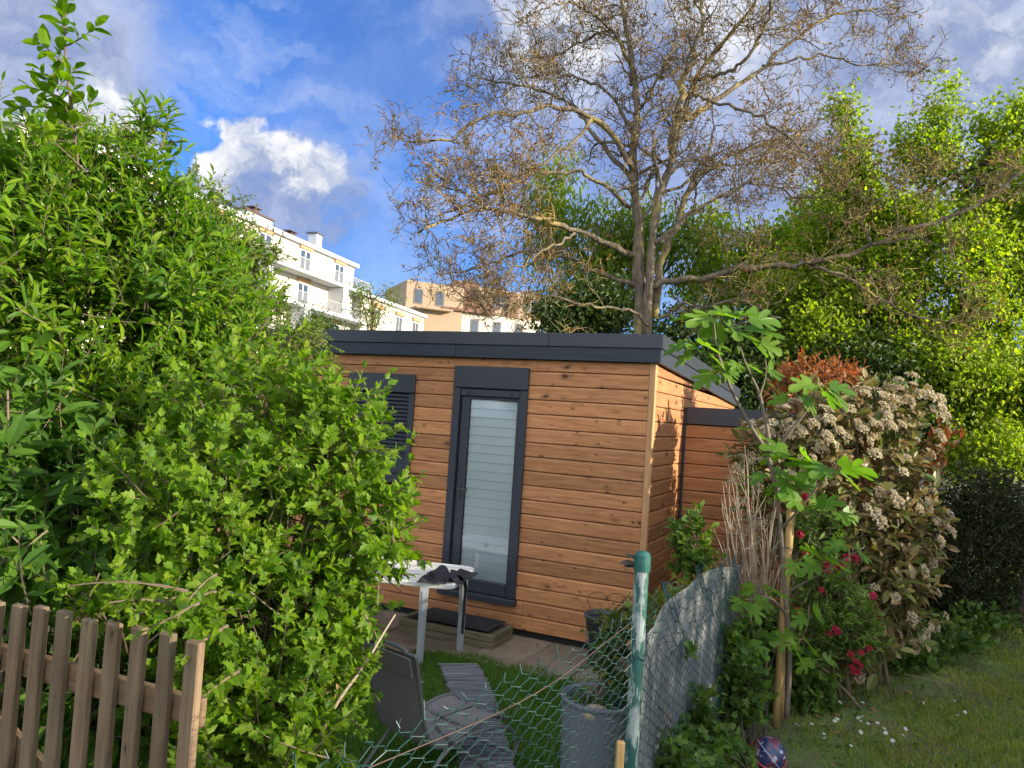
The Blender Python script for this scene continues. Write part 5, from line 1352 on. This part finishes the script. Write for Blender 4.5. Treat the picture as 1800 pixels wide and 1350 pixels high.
tree('olive_tree', 'small thin olive coloured tree in front of the white wing above the studio roof', gb, [gb, at(655, 580, 24), at(650, 510, 24)], [E(650, 545, 24, (.7, .6, .55)), E(690, 520, 24, (.4, .4, .3)), E(640, 510, 24, (.4, .4, .3))], 64, 20, .16, SIMPLE, .085, M['leaf_small'], 'twig_walnut', r=.06, boughs=30, lo=.2)
gb = at(545, 580, 20); gb[2] = GZ
hedge('round_bush', 'round grey green bush below the apartment balconies just above the studio roof', [E(545, 575, 20, (.45, .45, .35)), E(580, 585, 20, (.4, .4, .2))], 120, 30, .07, M['leaf_small'], gb, .13, .4, SIMPLE, cat='bush')
# ------------------------------------------------------------------ bare walnut
YW = 12.
wbp = at(1128, 640, YW); wbp[2] = GZ
wal = thing('walnut_tree', wbp, 'large gnarled bare tree with lichened branches and brown buds behind the studio', 'tree')
def wl(pts, r0, r1, name='branch', n=30, wob=.02):
    P = smoothcurve([at(x, y, YW + dy) for x, y, dy in pts], n)
    P[1:] += np.cumsum(rng.normal(size=(n - 1, 3)) * wob, 0) * .6 + rng.normal(size=(n - 1, 3)) * wob * .5
    R = (r1 + (r0 - r1) * (1 - np.linspace(0, 1, n)) ** 1.25) * (1 + .10 * np.sin(np.arange(n) * 1.7 + rng.random() * 6) + .06 * rng.normal(size=n))
    MB().tube(P, R, 8).build(name, M['bark_walnut'], wal, world=True, smooth=True)
    return P, R
LIMBS = []
def L_(pts, r0, r1, **k): LIMBS.append(wl(pts, r0 * (1 if r0 == .080 or r0 == .118 else .60), r1 * .8, **({'wob': .03} | k)))
base_px = [(1128, 860, 0), (1126, 585, 0), (1120, 480, 0), (1119, 395, 0)]
L_(base_px + [(1110, 290, 0), (1116, 190, .05), (1108, 100, .1), (1090, 20, .2), (1084, -60, .3)], .118, .033, name='trunk', n=44, wob=.012)
L_([(1135, 590, -.1), (1138, 480, -.15), (1148, 370, -.2), (1175, 290, -.2), (1200, 205, -.2), (1222, 140, -.2), (1262, 80, -.3), (1310, 20, -.4), (1350, -50, -.5)], .080, .026, n=40, wob=.014)
L_([(1150, 560, .1), (1166, 450, .1), (1188, 385, .1), (1205, 320, .1), (1260, 275, .2), (1320, 240, .3), (1390, 225, .4)], .12, .03)
L_([(1185, 270, -.2), (1190, 200, -.3), (1205, 120, -.4), (1212, 50, -.5), (1210, -40, -.6)], .08, .03)
L_([(1200, 210, -.2), (1250, 170, 0), (1330, 120, .2), (1400, 65, .4), (1480, 20, .5), (1560, 5, .6)], .085, .02)
L_([(1230, 140, -.2), (1290, 120, -.5), (1340, 70, -.7), (1360, 10, -.9), (1370, -50, -1)], .06, .02)
L_([(1116, 300, 0), (1085, 245, -.2), (1040, 205, -.4), (980, 192, -.6), (920, 205, -.8), (860, 215, -.9), (800, 245, -1), (740, 240, -1.1)], .09, .02)
L_([(1112, 320, 0), (1060, 265, .3), (1020, 210, .5), (985, 185, .7), (930, 170, .9), (870, 160, 1.1), (830, 150, 1.2)], .07, .018)
L_([(1108, 365, 0), (1070, 320, -.3), (1020, 300, -.5), (960, 300, -.7), (900, 330, -1), (850, 355, -1.2), (790, 380, -1.4)], .06, .016)
L_([(1040, 210, -.4), (990, 250, -.7), (930, 290, -.9), (880, 320, -1.1), (830, 330, -1.2), (770, 310, -1.3)], .05, .014)
L_([(1118, 450, 0), (1060, 420, -.3), (1000, 395, -.6), (930, 378, -.9), (860, 372, -1.1), (800, 390, -1.3), (745, 420, -1.5)], .09, .02)
L_([(1115, 500, 0), (1060, 475, .3), (990, 445, .5), (920, 440, .8), (850, 470, 1.0), (780, 480, 1.2)], .07, .018)
L_([(1110, 150, .1), (1095, 70, .3), (1060, 50, .5), (1020, 65, .7), (970, 85, .9), (925, 95, 1.1)], .045, .014)
L_([(1108, 110, .1), (1085, 50, -.2), (1040, 10, -.4), (990, 5, -.6), (950, 15, -.8)], .045, .014)
L_([(1140, 505, -.1), (1210, 490, -.3), (1300, 468, -.5), (1400, 462, -.7), (1470, 450, -.9), (1550, 428, -1.1), (1640, 392, -1.3), (1730, 345, -1.5), (1830, 275, -1.7)], .10, .025, n=44)
L_([(1420, 462, -.7), (1490, 490, -.9), (1560, 530, -1.1), (1640, 556, -1.3), (1700, 570, -1.4)], .05, .014)
L_([(1530, 434, -1.1), (1532, 390, -1.2), (1548, 350, -1.3), (1590, 305, -1.4), (1640, 280, -1.5)], .035, .012)
L_([(1150, 430, -.2), (1200, 385, -.3), (1270, 350, -.4), (1340, 330, -.5), (1410, 355, -.6), (1460, 370, -.7)], .06, .015)
L_([(1215, 165, -.2), (1270, 180, -.5), (1340, 195, -.8), (1400, 225, -1.), (1450, 270, -1.2), (1490, 305, -1.3)], .05, .014)
L_([(1340, 115, .2), (1420, 95, .3), (1500, 100, .4), (1570, 110, .5), (1610, 120, .6)], .035, .012)
L_([(1300, 250, .3), (1290, 310, .2), (1310, 370, .1), (1325, 430, 0)], .035, .012)
L_([(1140, 570, -.2), (1090, 545, -.5), (1030, 540, -.8), (960, 520, -1.), (900, 545, -1.2), (850, 560, -1.3)], .04, .012)
L_([(1160, 560, -.1), (1210, 540, -.4), (1270, 545, -.6), (1340, 535, -.8), (1400, 560, -1)], .045, .013)
L_([(1010, 410, -.6), (960, 440, -.9), (890, 480, -1.2), (830, 520, -1.4), (780, 500, -1.5)], .035, .012)
L_([(1150, 350, .2), (1230, 300, .6), (1310, 280, .9), (1380, 290, 1.2), (1440, 250, 1.4)], .05, .013)
L_([(1116, 200, 0), (1150, 130, .3), (1170, 60, .5), (1165, 0, .7)], .04, .014)
L_([(1115, 230, .05), (1060, 160, .4), (1010, 135, .7), (960, 130, .9), (900, 120, 1.1)], .045, .013)
def sprout(P, R, n_per, lmin, lmax, K, ang, up, wob, r_k, tmin=.22, rmax=.05):
    """children of a batch of parents: P (S,k,3), R (S,k)"""
    S, k, _ = P.shape
    cnt = np.full(S, n_per) if np.isscalar(n_per) else np.asarray(n_per, int)
    N = int(cnt.sum()); par = np.repeat(np.arange(S), cnt); t = tmin + (1 - tmin) * rng.random(N) ** .85
    f = t * (k - 1); i = np.clip(f.astype(int), 0, k - 2); w_ = (f - i)[:, None]
    a = P[par, i] * (1 - w_) + P[par, i + 1] * w_; tan = unit(P[par, i + 1] - P[par, i])
    rr = np.minimum((R[par, i] * (1 - w_[:, 0]) + R[par, i + 1] * w_[:, 0]) * r_k, rmax)
    side = unit(np.cross(tan, rng.normal(size=(N, 3))))
    th = ang * (.7 + .6 * rng.random(N))[:, None]
    d = unit(np.cos(th) * tan + np.sin(th) * side + np.array([0, 0, up]))
    L = (lmin + (lmax - lmin) * rng.random(N)) * (1.15 - .5 * t)
    pts = np.zeros((N, K, 3)); pts[:, 0] = a
    cur = d.copy()
    for q in range(1, K):
        cur = unit(cur + rng.normal(size=(N, 3)) * wob + np.array([0, 0, up * .28]))
        pts[:, q] = pts[:, q - 1] + cur * (L / (K - 1))[:, None]
    Rr = np.maximum(rr[:, None] * np.linspace(1, .35, K)[None], .0046)
    return pts, Rr
tw_parts = []
def resample(P, k):
    t = np.linspace(0, len(P) - 1, k); i = np.clip(t.astype(int), 0, len(P) - 2); f = (t - i)[:, None]; return P[i] * (1 - f) + P[i + 1] * f
PL = np.array([resample(p, 30) for p, r in LIMBS]); RL = np.array([np.interp(np.linspace(0, 1, 30), np.linspace(0, 1, len(r)), r) for p, r in LIMBS])
# trunk children only from its upper part
LEN = np.linalg.norm(np.diff(PL, axis=1), axis=2).sum(1)
WT = np.ones(len(LIMBS)); WT[14] = .6; WT[15:17] = .7; WT[22] = .7
c1P, c1R = sprout(PL, RL, np.round(LEN * 3.0 * WT).astype(int), .55, 1.35, 9, .95, .18, .30, .45, .30, .035)
V, Q = tubes(c1P, c1R, 5); mk('boughs', V, None, Q, M['bark_walnut'], wal, world=True, kind='stuff')
c2P, c2R = sprout(c1P, c1R, 6, .28, .75, 7, .9, .16, .42, .55, .15, .014)
c2b, c2bR = sprout(PL, RL, np.round(LEN * 3.6 * WT).astype(int), .25, .7, 7, 1.1, .25, .42, .3, .3, .014)
A2 = np.concatenate([c2P, c2b]); R2 = np.concatenate([c2R, c2bR])
V, Q = tubes(A2, R2, 4); mk('twigs', V, None, Q, M['twig_walnut'], wal, world=True, kind='stuff')
c3P, c3R = sprout(A2, R2, 5, .15, .46, 6, .85, .20, .46, .7, .15, .0075)
V, Q = tubes(c3P, c3R, 3); mk('fine_twigs', V, None, Q, M['twig_walnut'], wal, world=True, kind='stuff')
tipp = c3P[:, -1]; sel = rng.random(len(tipp)) < .22
tp = tipp[sel]; n = len(tp)
P = (tp[:, None] + rng.normal(size=(n, 4, 3)) * .022).reshape(-1, 3)
dd = unit(rng.normal(size=P.shape) * .7 + np.array([0, 0, -.35]))
leaves(wal, SIMPLE, P, dd, rng.normal(size=P.shape), rng.uniform(.035, .075, len(P)), M['leaf_walnut'], 0, 'leaf', 'young_leaves')
